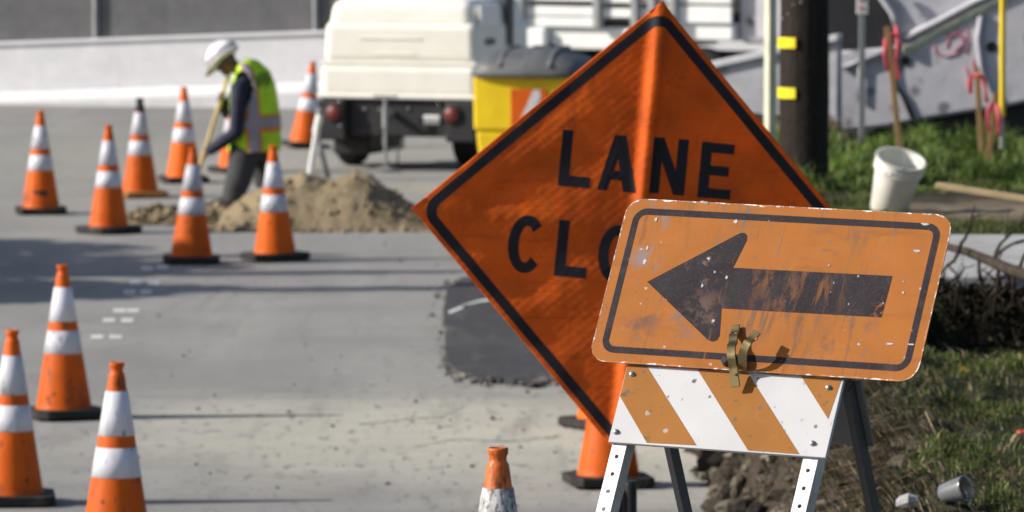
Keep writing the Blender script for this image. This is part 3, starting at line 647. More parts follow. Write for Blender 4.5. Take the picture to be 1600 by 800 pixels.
def angle_leg(O, X, Y, Z, side, m, name='leg', start=.02):
    """angle iron: holed face and a flange on one side, running down to the ground"""
    wdt = .040; p = O
    L = (O.z - (R(O.y) + 0.0)) / -Y.z
    L = (O.z - R((O + Y * L).y)) / -Y.z
    b = MB(); hs = [(start + .03, 1.0)] + [(start + .03 + .048 * k, 0) for k in range(1, int((L - start - .06) / .048))]
    holed(b, O, X, Y, Z, wdt, L, hs)
    fx = wdt if side > 0 else 0.0; e = .003 * side
    vs = [O + X * a + Y * c + Z * z for a in (fx, fx - e) for c in (0, L) for z in (-.0031, -.045)]
    b.add(vs, [(0, 1, 3, 2), (4, 6, 7, 5), (0, 4, 5, 1), (2, 3, 7, 6), (1, 5, 7, 3), (0, 2, 6, 4)]); return b.build(name, m, bc)
zoff = PO - .0125
for (px, side) in ((952, 1), (1251, 1)):
    cx = onp(px, 690 + (px - 950) * .064, PO)[0]
    angle_leg(TL + U * (cx + .004) + W * (y0 + .004) + Nn * zoff, U, W, Nn, side, M['galv'])
hz = V3((Nn.x, Nn.y, 0)).normalized()
W2 = (W - hz * (2 * W.dot(hz))).normalized(); N2 = (Nn - hz * (2 * Nn.dot(hz))).normalized()   # mirrored rear frame, N2 points away from the camera
HO = TL + U * x0 + W * y0 + Nn * zoff - hz * .075
for dx, side in ((.012, 1), (.555, 1)): angle_leg(HO + U * dx + W2 * .01, U, W2, N2, side, M['darksteel'])  # dark steel here paints the shade on the rear legs
b = MB(); b.prism([(0.0, .012), (.61, .012), (.61, .205), (0.0, .205)], HO, U, W2, N2, .001, .012); b.build('rear_board', M['shadepanel'], bc, bevel=.001)  # dark grey paints the shade on the back of this board
for dx in (.03, .575):
    b = MB(); b.box(HO + U * dx + hz * .035 + V3((0, 0, .0)), (.03, .075, .012), U, hz, V3((0, 0, 1))); b.build('hinge', M['darksteel'], bc, bevel=.002)
b = MB(); LL = .98
b.cyl(TL + U * (x0 + .03) + W * (y0 + LL) + Nn * (zoff - .02), HO + U * .03 + W2 * LL + N2 * -.02, .008); b.cyl(TL + U * (x1 - .04) + W * (y0 + LL) + Nn * (zoff - .02), HO + U * .57 + W2 * LL + N2 * -.02, .008)
b.build('spreader_bar', M['darksteel'], bc, smooth=2)
# clamp of two bent brass straps
cl = thing('strap_clamp', 'bent brass strap clamp holding the arrow sign to the striped board', 'clamp', TL + U * onp(1150, 560)[0] + W * onp(1150, 607)[1])
def strap(b, prof, cx, slant, wd, t=.0026):
    pp = []
    for i in range(len(prof) - 1):
        for k in range(5): q = k / 5; pp.append((prof[i][0] + (prof[i + 1][0] - prof[i][0]) * q, prof[i][1] + (prof[i + 1][1] - prof[i][1]) * q))
    pp.append(prof[-1])
    for _ in range(3): pp = [pp[0]] + [(p[0], (pp[i][1] + 2 * p[1] + pp[i + 2][1]) / 4) for i, p in enumerate(pp[1:-1])] + [pp[-1]]
    b.loft([TL + U * (cx + slant * c) + W * c + Nn * z for c, z in pp], [(wd * .707, t * 1.414)] * len(pp), side=U, n=4, ph=math.pi / 4)
cx, ct = onp(1152, 511); cb_ = onp(1152, 607)[1]; Lc = cb_ - ct; sl_ = (onp(1150, 607)[0] - onp(1150, 511)[0]) / Lc
b = MB(); strap(b, [(ct, .012), (ct + .022, .013), (ct + .034, .027), (ct + .056, .028), (ct + .068, .040), (ct + .098, .042), (ct + .120, .026), (cb_, .010)], cx - sl_ * ct, sl_, .0235)
b.build('long_strap', M['brass'], cl, smooth=2, bevel=.001)
cx2, ct2 = onp(1183, 522, .05); cm = onp(1168, 590)[1]; 
b = MB(); strap(b, [(ct2 - .004, .056), (ct2 + .018, .058), (ct2 + .030, .066), (ct2 + .058, .056), (ct2 + .085, .012)], cx2 + .42 * ct2, -.42, .0235)
b.build('short_strap', M['brass'], cl, smooth=2, bevel=.001)
for (px, py, off) in ((1150, 522, .0215), (1148, 585, .027), (1182, 530, .060)):
    c = onp(px, py, off); b = MB(); b.lathe([(.004, 0), (.004, .002), (.0001, .003)], TL + U * c[0] + W * c[1] + Nn * off, 10, Nn); b.build('rivet', M['sign'], cl, smooth=2)
p = TL + U * (cx + .03) + W * (ct + .103)
b = MB(); b.cyl(p + Nn * -.02 - U * .04, p + Nn * .03 - U * .03, .008); b.cyl(p + Nn * .002 , p + Nn * .03, .012); b.build('spindle', M['darksteel'], cl, smooth=2)
# ------------------------------------------------------------------ roll-up diamond sign
DC = at(1000, 357.5, 24.3); roll = R_(5.4); yaw = R_(6)
hx = V3((math.cos(yaw), math.sin(yaw), 0)); DN = V3((math.sin(yaw), -math.cos(yaw), 0))
EX = hx * math.cos(roll) - V3((0, 0, 1)) * math.sin(roll); EY = hx * math.sin(roll) + V3((0, 0, 1)) * math.cos(roll)
HD = .867
def dz(x, y):
    q = abs(x) + abs(y)
    z = .030 * math.exp(-(max(0, abs(x) - .006) / .024) ** 2) * (1 - .3 * sstep(.6, .86, abs(y))) - .045 * abs(x) * (1 - .25 * abs(x)) 
    z += .007 * math.exp(-(y / .05) ** 2) * min(1, abs(x) * 3)
    z += .0035 * math.sin((x * .7 - y) * 19 + 2 * fbm(x * 3, y * 3)) * sstep(.05, .3, abs(x)) * (1 if x < 0 else .5) + .006 * fbm(x * 3.3, y * 2.3, 8)
    z += .00026 * (1 + 1.2 * fbm(x * 2, y * 2, 14)) * (math.sin((x + y) * 170 + 2 * fbm(x, y, 4)) * .6 + math.sin((x - y) * 150 + 2 * fbm(x, y, 6)))
    z += .0025 * math.sin((x * 24 + 3 * fbm(x * 2, y * 2, 5))) * sstep(.1, .5, y) * (1 if x > 0 else .3)
    return z
def dp(x, y, off=0.0): return DC + EX * (x / math.cos(yaw)) + EY * y + DN * (dz(x, y) + off)
def dq(px, py): a, c = px - 1000, py - 357.5; s = 1 / 411.6; return ((a * math.cos(roll) + c * math.sin(roll)) * s, (a * math.sin(roll) - c * math.cos(roll)) * s)
ds = thing('roll_up_sign', 'orange fabric diamond sign reading LANE CLOSED on a spring stand', 'sign', V3((DC.x - .09, DC.y, R(DC.y))))
n = 200; vs = []; fs = []
def sq(u, v):                                                 # unit square -> diamond
    a, c = u * 2 - 1, v * 2 - 1; return ((a - c) * HD / 2, (a + c) * HD / 2)
for side, off in ((0, 0.0), (1, -.0015)):
    for i in range(n + 1):
        for j in range(n + 1): x, y = sq(i / n, j / n); vs.append(dp(x, y, off))
K = (n + 1) ** 2
for i in range(n):
    for j in range(n):
        a = i * (n + 1) + j; q = (a, a + n + 1, a + n + 2, a + 1); fs += [q, tuple(K + t for t in q[::-1])]
for i in range(n):
    for a, c in ((i, i + 1), (n * (n + 1) + i + 1, n * (n + 1) + i), ((i + 1) * (n + 1), i * (n + 1)), (i * (n + 1) + n, (i + 1) * (n + 1) + n)): fs.append((a, c, K + c, K + a))
b = MB(); b.add(vs, fs); o = b.build('fabric_panel', M['fabric'], ds, smooth=1)
class Ink:
    """flat lettering that follows the cloth"""
    def __init__(s): s.b = MB(); s.k = 0
    def quad(s, p, n=14, m=4):
        p0, p1, p2, p3 = p; vs = []; fs = []; off = .0012 + .00025 * s.k; s.k += 1
        for i in range(n + 1):
            for j in range(m + 1):
                u, v = i / n, j / m; x = (p0[0] * (1 - u) + p1[0] * u) * (1 - v) + (p3[0] * (1 - u) + p2[0] * u) * v; y = (p0[1] * (1 - u) + p1[1] * u) * (1 - v) + (p3[1] * (1 - u) + p2[1] * u) * v
                vs.append(dp(x, y, off))
        for i in range(n):
            for j in range(m): a = i * (m + 1) + j; fs.append((a, a + m + 1, a + m + 2, a + 1))
        s.b.add(vs, fs)
    def line(s, a, c, wd):
        d = math.hypot(c[0] - a[0], c[1] - a[1]); nx_, ny_ = -(c[1] - a[1]) / d * wd / 2, (c[0] - a[0]) / d * wd / 2
        s.quad([(a[0] - nx_, a[1] - ny_), (c[0] - nx_, c[1] - ny_), (c[0] + nx_, c[1] + ny_), (a[0] + nx_, a[1] + ny_)])
    def arc(s, c, rx, ry, wd, a0, a1, n=40):
        off = .0012 + .00025 * s.k; s.k += 1; vs = []; fs = []
        for i in range(n + 1):
            a = R_(a0 + (a1 - a0) * i / n)
            for j in range(4): q = j / 3 * wd; vs.append(dp(c[0] + (rx - q) * math.cos(a), c[1] + (ry - q) * math.sin(a), off))
        for i in range(n):
            for j in range(3): a = i * 4 + j; fs.append((a, a + 1, a + 5, a + 4))
        s.b.add(vs, fs)
    def done(s, name, par_): return s.b.build(name, M['fblack'], par_, smooth=1)
H_ = .213; T_ = .040; Wd = .125
def letter(ch, x, y):
    k = Ink(); h = H_; w_ = Wd; t = T_
    if ch == 'L': k.line((x + t / 2, y), (x + t / 2, y + h), t); k.line((x + t, y + t / 2), (x + w_ - .005, y + t / 2), t)
    if ch == 'A':
        k.quad([(x - .008, y), (x + t - .010, y), (x + w_ / 2 + t * .55, y + h), (x + w_ / 2 - t * .55, y + h)]); k.quad([(x + w_ + .014 - t - .008, y), (x + w_ + .022 - .008, y), (x + w_ / 2 + t * .55, y + h), (x + w_ / 2 - t * .55, y + h)]); k.line((x + .035, y + h * .28), (x + w_ - .03, y + h * .28), t * .85)
    if ch == 'N': k.line((x + t / 2, y), (x + t / 2, y + h), t); k.line((x + w_ + .012 - t / 2, y), (x + w_ + .012 - t / 2, y + h), t); k.quad([(x + w_ + .012 - t * 1.05, y), (x + w_ + .012, y), (x + t * 1.05, y + h), (x, y + h)])
    if ch == 'E':
        k.line((x + t / 2, y), (x + t / 2, y + h), t)
        for q, l in ((t / 2, 0), (h / 2, -.014), (h - t / 2, 0)): k.line((x + t, y + q), (x + w_ + l, y + q), t * .92)
    if ch == 'C': k.arc((x + w_ / 2, y + h / 2), w_ / 2 + .006, h / 2 + .004, t, 42, 318)
    if ch == 'O': k.arc((x + w_ / 2, y + h / 2), w_ / 2 + .008, h / 2 + .004, t, 0, 360, 56)
    if ch == 'D': k.line((x + t / 2, y), (x + t / 2, y + h), t); k.arc((x + t * .6, y + h / 2), w_ - t * .5, h / 2, t, -90, 90)
    if ch == 'S': k.arc((x + w_ / 2, y + h * .735), w_ / 2, h * .27, t, 20, 270); k.arc((x + w_ / 2, y + h * .268), w_ / 2, h * .27, t, 90, -160)
    k.done('letter', ds)
for ch, px, py in (('L', 872, 289), ('A', 936, 296), ('N', 1013, 301), ('E', 1090, 309)): x, y = dq(px, py); letter(ch, x, y)
for ch, px, py in (('C', 793, 422), ('L', 866, 430), ('O', 934, 438), ('S', 1003, 444), ('E', 1073, 451), ('D', 1141, 457)): x, y = dq(px, py); letter(ch, x, y)
k = Ink()
def dring(h, r, n=10):                                        # rounded diamond outline
    o = []; s2 = math.sqrt(2)
    for a0, (cx_, cy_) in ((45, (0, 1)), (-45, (1, 0)), (-135, (0, -1)), (-225, (-1, 0))):
        c = h - r * s2
        for q in range(n + 1): a = R_(a0 + 90 - 90 * q / n); o.append((cx_ * c + r * math.cos(a), cy_ * c + r * math.sin(a)))
    return o
A_, B_ = dring(HD - .026, .070), dring(HD - .077, .040)
def dens2(P_): 
    o = []
    for i in range(len(P_)):
        a, c = P_[i], P_[(i + 1) % len(P_)]; kk = max(1, int(math.hypot(a[0] - c[0], a[1] - c[1]) / .012)); kk = 80 if kk > 10 else 1
        o += [(a[0] + (c[0] - a[0]) * t / kk, a[1] + (c[1] - a[1]) * t / kk) for t in range(kk)]
    return o
A_, B_ = dens2(A_), dens2(B_); nn = len(A_)
vs = []; fs = []
for i in range(nn):
    for q in (0, .33, .67, 1): vs.append(dp(A_[i][0] + (B_[i][0] - A_[i][0]) * q, A_[i][1] + (B_[i][1] - A_[i][1]) * q, .0012))
for i in range(nn):
    for q in range(3): a, c = i * 4 + q, ((i + 1) % nn) * 4 + q; fs.append((a, a + 1, c + 1, c))
k.b.add(vs, fs); k.done('border', ds)
for cx_, cy_ in ((0, 1), (1, 0), (0, -1), (-1, 0)):           # corner pockets
    b = MB(); r_ = .045; vs = [dp(cx_ * (HD + .004), cy_ * (HD + .004), .004)]
    a = [(cx_ * HD - cx_ * r_ + cy_ * r_, cy_ * HD - cy_ * r_ + cx_ * r_), (cx_ * HD - cx_ * r_ - cy_ * r_, cy_ * HD - cy_ * r_ - cx_ * r_)]
    vs += [dp(a[0][0], a[0][1], .004), dp(a[1][0], a[1][1], .004)]; vs += [v - DN * .006 for v in vs]
    b.add(vs, [(0, 1, 2), (3, 5, 4), (0, 3, 4, 1), (1, 4, 5, 2), (2, 5, 3, 0)]); b.build('corner_pocket', M['fabric'], ds)
b = MB(); b.loft([DC + EY * (HD - .01) - DN * .012, DC + DN * .012, DC - EY * (HD - .02) - DN * .012], [(.016, .004)] * 3, side=EX, n=8); b.build('upright_rib', M['darksteel'], ds, smooth=1)
b = MB(); b.loft([DC + EX * (HD - .02) - DN * .045, DC - DN * .012, DC - EX * (HD - .02) - DN * .045], [(.016, .004)] * 3, side=EY, n=8); b.build('cross_rib', M['darksteel'], ds, smooth=1)
bt = DC - EY * HD; gz2 = R(DC.y)
ft = V3((at(975, 790, 24.3).x, DC.y + .02, gz2))
b = MB(); b.box((bt + ft) / 2 + V3((0, .03, .35)), (.03, .03, .5)); b.box(V3((ft.x, ft.y, gz2 + .30)), (.16, .05, .03)); b.build('mast', M['darksteel'], ds, bevel=.003)
for px in (985, 963):
    q = at(px, 756 if px > 970 else 768, 24.27); b = MB(); pts_ = []; z1 = q.z; z0 = gz2 + .32
    nt_ = int((z1 - z0) / .0085)
    for i in range(nt_ * 12 + 1): a = i / 12 * 2 * math.pi; pts_.append((q.x + .022 * math.cos(a), q.y + .022 * math.sin(a), z0 + (z1 - z0) * i / (nt_ * 12)))
    b.loft(pts_, .0042, n=6); b.build('spring', M['black'], ds, smooth=1)
    b = MB(); b.cyl((q.x, q.y, z1 - .003), (q.x, q.y, z1 + .012), .024); b.cyl((q.x, q.y, z0), (q.x, q.y, z1), .015); b.build('spring_cap', M['black'], ds, smooth=2)
for sx, sy in ((1, 1), (1, -1), (-1, 1), (-1, -1)):
    b = MB(); p1_ = V3((ft.x + sx * .6, ft.y + sy * .55, 0)); p1_.z = R(p1_.y) + .012; b.cyl((ft.x + sx * .05, ft.y + sy * .02, gz2 + .30), p1_, .014); b.build('stand_leg', M['darksteel'], ds, smooth=2)
# ------------------------------------------------------------------ trench and dirt pile
b = MB(); nxm, nym = 60, 26; X0, X1 = gp(330, 355).x, gp(690, 355).x; Y0 = gp(500, 362).y; Y1 = Y0 + 2.6; vs = []
for j in range(nym + 1):
    for i in range(nxm + 1):
        u, v = i / nxm, j / nym; px = 330 + 360 * u
        prof = np.interp(px, [330, 350, 385, 430, 470, 500, 530, 550, 585, 620, 655, 690], [0, .10, .24, .37, .41, .39, .42, .46, .37, .24, .12, 0])
        e = math.sin(math.pi * min(1, v * 1.12)) ** .75 if v < .89 else 0
        x = X0 + (X1 - X0) * u; y = Y0 + (Y1 - Y0) * v
        z = prof * e * (1 + .14 * fbm(x * 3, y * 2.5)) + .045 * fbm(x * 7, y * 5, 3) * min(1, prof * 5) * e + .02 * fbm(x * 18, y * 14, 6) * min(1, prof * 6) - .015
        vs.append((x + .03 * fbm(x * 5, y * 5, 9), y, z))
for j in range(nym):
    for i in range(nxm): a = j * (nxm + 1) + i; b.f.append((a, a + 1, a + nxm + 2, a + nxm + 1))
b.v = [tuple(v) for v in vs]
o = b.build('dirt_pile', M['dirt'], smooth=1); tag(o, 'mound of pale excavated dirt heaped behind the two red-orange cones', 'dirt pile')
def pz(x, y):
    i = min(nxm, max(0, int((x - X0) / (X1 - X0) * nxm))); j = min(nym, max(0, int((y - Y0) / (Y1 - Y0) * nym))); return max(0, vs[j * (nxm + 1) + i][2])
pts = []
for k in range(420):
    x = random.uniform(X0 - .05, X1 + .1); y = Y0 + abs(random.gauss(0, .8)) - .15; r = min(.06, abs(random.gauss(.008, .014)) + .005); pts.append((x, y, pz(x, y) + r * .2, r))
for (px, py, r) in ((476, 342, .13), (500, 350, .10), (455, 347, .09), (515, 342, .11), (488, 354, .07), (560, 352, .05), (630, 352, .06), (605, 355, .04)): q = gp(px, py + 5); pts.append((q.x, q.y, .05, r))
o = stones('dirt_clods', pts, M['clod'], 1); o['kind'] = 'stuff'; tag(o, 'clods and stones spilled over and round the dirt mound', 'clods')
b = MB(); ta = gp(-60, 347); pts = []
TX0, TX1, TY0, TY1 = gp(176, 340).x, gp(400, 340).x, gp(0, 352).y, gp(0, 331).y; vs = []; nxt, nyt = 70, 14
for j in range(nyt + 1):
    for i in range(nxt + 1):
        u, v = i / nxt, j / nyt; x = TX0 + (TX1 - TX0) * u; y = TY0 + (TY1 - TY0) * v; e = math.sin(math.pi * v) * min(1, u * 3)
        vs.append((x, y + .15 * fbm(x * 2, 3), .006 + e * max(0, .025 + .06 * fbm(x * 5, y * 1.6, 3))))
b.v = vs; b.f = [(j * (nxt + 1) + i, j * (nxt + 1) + i + 1, (j + 1) * (nxt + 1) + i + 1, (j + 1) * (nxt + 1) + i) for j in range(nyt) for i in range(nxt)]
o = b.build('trench_spoil', M['dirt'], smooth=1); o['kind'] = 'stuff'; tag(o, 'low ridge of broken spoil along the trench edge left of the mound', 'spoil')
for k in range(260):
    x = random.uniform(gp(205, 340).x, gp(400, 340).x); y = random.uniform(TY0 - .2, TY1); r = min(.06, abs(random.gauss(.018, .018)) + .008); pts.append((x, y, .04 + r * .3, r))
o = stones('trench_rubble', pts, M['clod'], 1); o['kind'] = 'stuff'; tag(o, 'stones and broken pavement strewn along the open trench', 'rubble')
# ------------------------------------------------------------------ the worker
WD = 57.6; F_ = V3((-.91, .41, 0)); S_ = V3((-.41, -.91, 0))  # facing, and the near side (his left)
def wp(px, py, dd=0.0): return at(px, py, WD + dd)
gzw = gp(380, 332).z
pe = thing('person', 'x', 'person', V3((wp(385, 300).x, WD, 0)))
col.objects.unlink(pe); bpy.data.objects.remove(pe)
def remesh(b, name, m, vox, parent=None, sm=3):
    me = bpy.data.meshes.new(name); me.from_pydata(b.v, [], b.f); me.update(); o = bpy.data.objects.new(name, me); col.objects.link(o)
    r = o.modifiers.new('r', 'REMESH'); r.mode = 'VOXEL'; r.voxel_size = vox
    s = o.modifiers.new('s', 'SMOOTH'); s.iterations = sm; s.factor = .5
    dg = bpy.context.evaluated_depsgraph_get(); m2 = bpy.data.meshes.new_from_object(o.evaluated_get(dg)); o.modifiers.clear(); o.data = m2
    m2.materials.clear(); m2.materials.append(m); m2.shade_smooth()
    if parent is not None: par(o, parent)
    return o
hipL, hipR = wp(384, 232, -.10), wp(408, 230, .12)
kneeL, kneeR = wp(372, 283, -.14), wp(418, 284, .16)
ankL, ankR = wp(363, 326, -.10), wp(428, 328, .22)
ankL.z = ankR.z = .09
waist, chest, upper = wp(398, 222), wp(396, 168), wp(391, 126)
neck0, neck1 = wp(382, 111), wp(366, 104)
HU = (F_ * .66 + V3((0, 0, 1)) * .75); HF = (F_ * .75 - V3((0, 0, 1)) * .66)
hc = wp(352, 94)
shL, shR = wp(374, 138, -.22), wp(380, 136, .20)
elL, haL = wp(369, 207, -.26), wp(322, 243, -.10)
elR, haR = wp(352, 176, .16), wp(344, 160, .02)
hT, hB = wp(357, 118, .0), wp(303, 290, -.10)                  # shovel handle line
hd = (hB - hT).normalized()
def hpt(px): u = (px - 357) / (303 - 357); return hT.lerp(hB, u)
haL = hpt(318); haR = hpt(346)
b = MB()
b.loft([hipL.lerp(hipR, .5) - V3((0, 0, .04)), waist, chest, upper, neck0], [(.16, .11), (.155, .115), (.175, .13), (.17, .11), (.07, .065)], side=S_, n=20)
b.loft([neck0, neck1, hc], [.065, .058, .06], n=14)
b.ball(hc, (.098, .076, .115), HF, S_, HU, 20, 14)
b.ball(hc + HF * .055 - HU * .075, (.05, .055, .05), HF, S_, HU)           # jaw
b.ball(hc + HF * .10 - HU * .02, (.025, .014, .026), HF, S_, HU, 10, 8)    # nose
b.ball(hc + HF * .09 - HU * .062, (.014, .026, .008), HF, S_, HU, 10, 6)   # mouth
for s_ in (-1, 1): b.ball(hc + S_ * (s_ * .076) - HU * .01 - HF * .005, (.02, .01, .032), HF, S_, HU, 10, 8)
for h_, kn, an in ((hipL, kneeL, ankL), (hipR, kneeR, ankR)):
    b.loft([h_, h_.lerp(kn, .5), kn, kn.lerp(an, .4), an], [.095, .08, .056, .056, .04], n=14)
    b.loft([an + V3((0, 0, -.03)) - F_ * .06, an + F_ * .08 + V3((0, 0, -.045)), an + F_ * .18 + V3((0, 0, -.06))], [.04, .04, .03], n=10)
for sh, el, ha in ((shL, elL, haL), (shR, elR, haR)):
    b.loft([upper.lerp(sh, .5), sh, sh.lerp(el, .5), el, el.lerp(ha, .45), el.lerp(ha, .88)], [.07, .066, .052, .045, .042, .03], n=14)
    dr = (ha - el).normalized(); sd = hd.cross(dr).normalized()
    pc_ = ha - dr * .055; b.loft([el.lerp(ha, .86), pc_, ha - dr * .012 + sd * .02], [(.03, .022), (.042, .018), (.04, .014)], side=hd, n=10)
    for q in range(4):                                         # fingers curling round the handle
        o0 = ha - dr * .015 + hd * (-.033 + .022 * q) + sd * .022; ln_ = (.9, 1.05, 1, .8)[q]
        b.loft([o0, o0 + dr * .03 * ln_ + sd * .006, o0 + dr * .042 * ln_ - sd * .022, o0 + dr * .026 * ln_ - sd * .042], [.0095, .009, .0085, .007], n=8)
    o0 = pc_ - hd * .035; b.loft([o0, o0 + dr * .03 - hd * .012 - sd * .008, ha - hd * .05 - sd * .026], [.012, .0105, .009], n=8)
pb = remesh(b, 'person', M['skin'], .0075)
tag(pb, 'worker in white helmet, lime vest and grey trousers bending over a shovel at the trench', 'person')
b = MB()
for sh, el, ha in ((shL, elL, haL), (shR, elR, haR)):
    b.loft([upper.lerp(sh, .3), sh, sh.lerp(el, .5), el, el.lerp(ha, .45), el.lerp(ha, .84)], [.09, .085, .075, .066, .060, .046], n=16)
b.loft([waist - V3((0, 0, .05)), waist, chest, upper, neck0], [(.17, .125), (.17, .13), (.185, .14), (.18, .125), (.08, .075)], side=S_, n=20)
remesh(b, 'long_sleeved_shirt', M['navy'], .011, pb)
b = MB()
for h_, kn, an in ((hipL, kneeL, ankL), (hipR, kneeR, ankR)):
    b.loft([h_ + V3((0, 0, .02)), h_.lerp(kn, .5), kn, kn.lerp(an, .5), an + V3((0, 0, -.03))], [(.135, .14), (.125, .132), (.11, .12), (.102, .11), (.10, .105)], n=16, side=S_)
b.loft([hipL.lerp(hipR, .5) - V3((0, 0, .10)), hipL.lerp(hipR, .5), waist], [(.175, .13), (.19, .145), (.178, .135)], side=S_, n=18)
remesh(b, 'trousers', M['trouser'], .013, pb)
b = MB()
for an in (ankL, ankR):
    b.loft([an + V3((0, 0, .04)), an + V3((0, 0, -.02))], [.055, .058], n=12)
    b.loft([an - F_ * .08 + V3((0, 0, -.045)), an + F_ * .05 + V3((0, 0, -.04)), an + F_ * .14 + V3((0, 0, -.05)), an + F_ * .21 + V3((0, 0, -.062))], [(.048, .043), (.05, .048), (.05, .038), (.035, .026)], side=S_, n=12)
remesh(b, 'boots', M['boot'], .01, pb)
# vest: rings round the trunk, armholes left open, tape bands taken from the same surface
lv_ = [(wp(398, 236), .25, .23), (wp(398, 222), .25, .228), (wp(398, 200), .25, .222), (wp(397, 180), .25, .215), (wp(396, 160), .245, .205), (wp(395, 136), .24, .19), (wp(393, 120), .225, .16), (wp(388, 108), .18, .125), (wp(380, 102), .11, .09)]
nr, na = 32, 64; grid = []
for i in range(nr + 1):
    t = i / nr * (len(lv_) - 1); k0 = min(int(t), len(lv_) - 2); q = t - k0
    c = lv_[k0][0].lerp(lv_[k0 + 1][0], q); ra = lv_[k0][1] * (1 - q) + lv_[k0 + 1][1] * q; rb = lv_[k0][2] * (1 - q) + lv_[k0 + 1][2] * q
    tdir = (lv_[k0 + 1][0] - lv_[k0][0]).normalized(); fd = (F_ - tdir * F_.dot(tdir)).normalized()
    row = []
    for k_ in range(na):
        a = 2 * math.pi * k_ / na; wr = 1 + .025 * math.sin(a * 7 + i * .3) * (1 - i / nr) + .02 * fbm(math.cos(a) * 2, math.sin(a) * 2, i * .15)
        row.append((c + S_ * (ra * math.cos(a) * wr) + fd * (rb * math.sin(a) * wr), (S_ * math.cos(a) + fd * math.sin(a))))
    grid.append(row)
def vest_patch(name, m, sel, off, parent, thick=.004):
    b = MB(); idx = {}
    for i in range(nr):
        for k_ in range(na):
            if not sel(i, k_): continue
            q = []
            for ii, kk in ((i, k_), (i, (k_ + 1) % na), (i + 1, (k_ + 1) % na), (i + 1, k_)):
                if (ii, kk) not in idx: idx[(ii, kk)] = len(b.v); p, n_ = grid[ii][kk]; b.v.append(tuple(p + n_ * off))
                q.append(idx[(ii, kk)])
            b.f.append(tuple(q))
    o = b.build(name, m, smooth=1); s = o.modifiers.new('solid', 'SOLIDIFY'); s.thickness = thick; par(o, parent); return o
def near(k_, c, h): d = (k_ - c + na / 2) % na - na / 2; return abs(d + .5) < h
hole = lambda i, k_: any(((i - 20.5) / 6.5) ** 2 + (((k_ - c + na / 2) % na - na / 2 + .5) / 5.8) ** 2 < 1 for c in (0, 32))
vest = vest_patch('safety_vest', M['hivis'], lambda i, k_: not hole(i, k_), 0, pb)
def band(i, k_): return 6 + 2.2 * math.cos(2 * math.pi * (k_ - 48) / na * 1.0)
vest_patch('orange_trim', M['orangetape'], lambda i, k_: not hole(i, k_) and (abs(i - 9) < 2.6 or (near(k_, 59, 3.4) and i < 30) or (near(k_, 37, 3.4) and i < 30)), .006, vest, .003)
vest_patch('reflective_tape', M['silver'], lambda i, k_: not hole(i, k_) and (abs(i - 9) < 1.6 or (near(k_, 59, 1.6) and i < 31) or (near(k_, 37, 1.6) and i < 31)), .011, vest, .003)
# oval emblem on the back of the vest with three letters
p0, n0 = grid[22][53]; n0 = n0.normalized(); ex = n0.cross(V3((0, 0, 1))).normalized() * -1; ey = n0.cross(ex).normalized()
if ey.z < 0: ey = -ey
ex = (ex + ey * .35).normalized(); ey = (ey - ex * ey.dot(ex)).normalized(); p0 = p0 + n0 * .016
M['emblem'] = mat('emblem_green', (.06, .15, .02), .8)
b = MB()
def flat_arc(b, cx, cy, rx, ry, wd, a0, a1, n=30, z=0.0):
    vs = []
    for i in range(n + 1):
        a = R_(a0 + (a1 - a0) * i / n)
        for q in (0, wd): vs.append(p0 + ex * (cx + (rx - q) * math.cos(a)) + ey * (cy + (ry - q) * math.sin(a)) + n0 * z)
    b.add(vs, [(2 * i, 2 * i + 1, 2 * i + 3, 2 * i + 2) for i in range(n)])
b2 = MB(); b2.add([p0 + ex * (.088 * math.cos(a)) + ey * (.073 * math.sin(a)) - n0 * .004 for a in [6.2832 * k_ / 28 for k_ in range(28)]], [tuple(range(28))])
flat_arc(b, 0, 0, .085, .07, .014, 0, 360)
for cx_ in (-.038, .0): flat_arc(b, cx_, 0, .021, .034, .013, 50, 310)
vs = [p0 + ex * a + ey * c for a, c in ((.026, -.034), (.040, -.034), (.040, .034), (.026, .034))]; b.add(vs, [(0, 1, 2, 3)])
o = b2.build('emblem_ground', mat('emblem_ground', (.24, .45, .035), .8), vest); s = o.modifiers.new('s', 'SOLIDIFY'); s.thickness = .002; s.offset = 0
o = b.build('back_emblem', M['emblem'], vest); s = o.modifiers.new('s', 'SOLIDIFY'); s.thickness = .002
he = MB(); hb = hc + HU * .028; prof = []
he.ball(hb, (.168, .136, .158), HF, S_, HU, 28, 10, lo=0)
he.ball(hb + HU * .0, (.178, .146, .030), HF, S_, HU, 28, 6, lo=-60)
rm = MB()
for k_ in range(33):
    pass
helm = he.build('helmet', M['helmet'], pb, smooth=1)
b = MB(); ppts = [hb + HF * (.165 * math.cos(a)) + S_ * (.132 * math.sin(a)) + HF * .06 * max(0, math.cos(a)) - HU * .008 for a in [2 * math.pi * k_ / 40 for k_ in range(41)]]
vs = []
for k_ in range(41):
    a = 2 * math.pi * k_ / 40
    for r_, z in ((.95, .008), (1.0, .0)):
        e = .012 + .065 * max(0, math.cos(a)) ** 1.5
        vs.append(hb + HF * ((.168 + (e if r_ == 1 else -.01)) * math.cos(a)) + S_ * ((.136 + (.012 if r_ == 1 else -.01)) * math.sin(a)) + HU * (z - .012 * max(0, math.cos(a)) * (r_ == 1)))
b.add(vs, [(2 * k_, 2 * k_ + 1, 2 * k_ + 3, 2 * k_ + 2) for k_ in range(40)])
o = b.build('brim', M['helmet'], helm, smooth=1); s = o.modifiers.new('s', 'SOLIDIFY'); s.thickness = .006
b = MB(); b.lathe([(1, 0), (1, 1)], n=36); b.v = [tuple(hb + HF * (x * .171) + S_ * (y * .139) + HU * (.012 + .035 * z)) for x, y, z in b.v]; b.build('dark_band', M['silver'], helm, smooth=1)
b = MB(); b.box(hb + HF * .218 - HU * .012, (.035, .10, .012), HF, S_, HU); b.build('orange_mark', M['orangetape'], helm, bevel=.003)
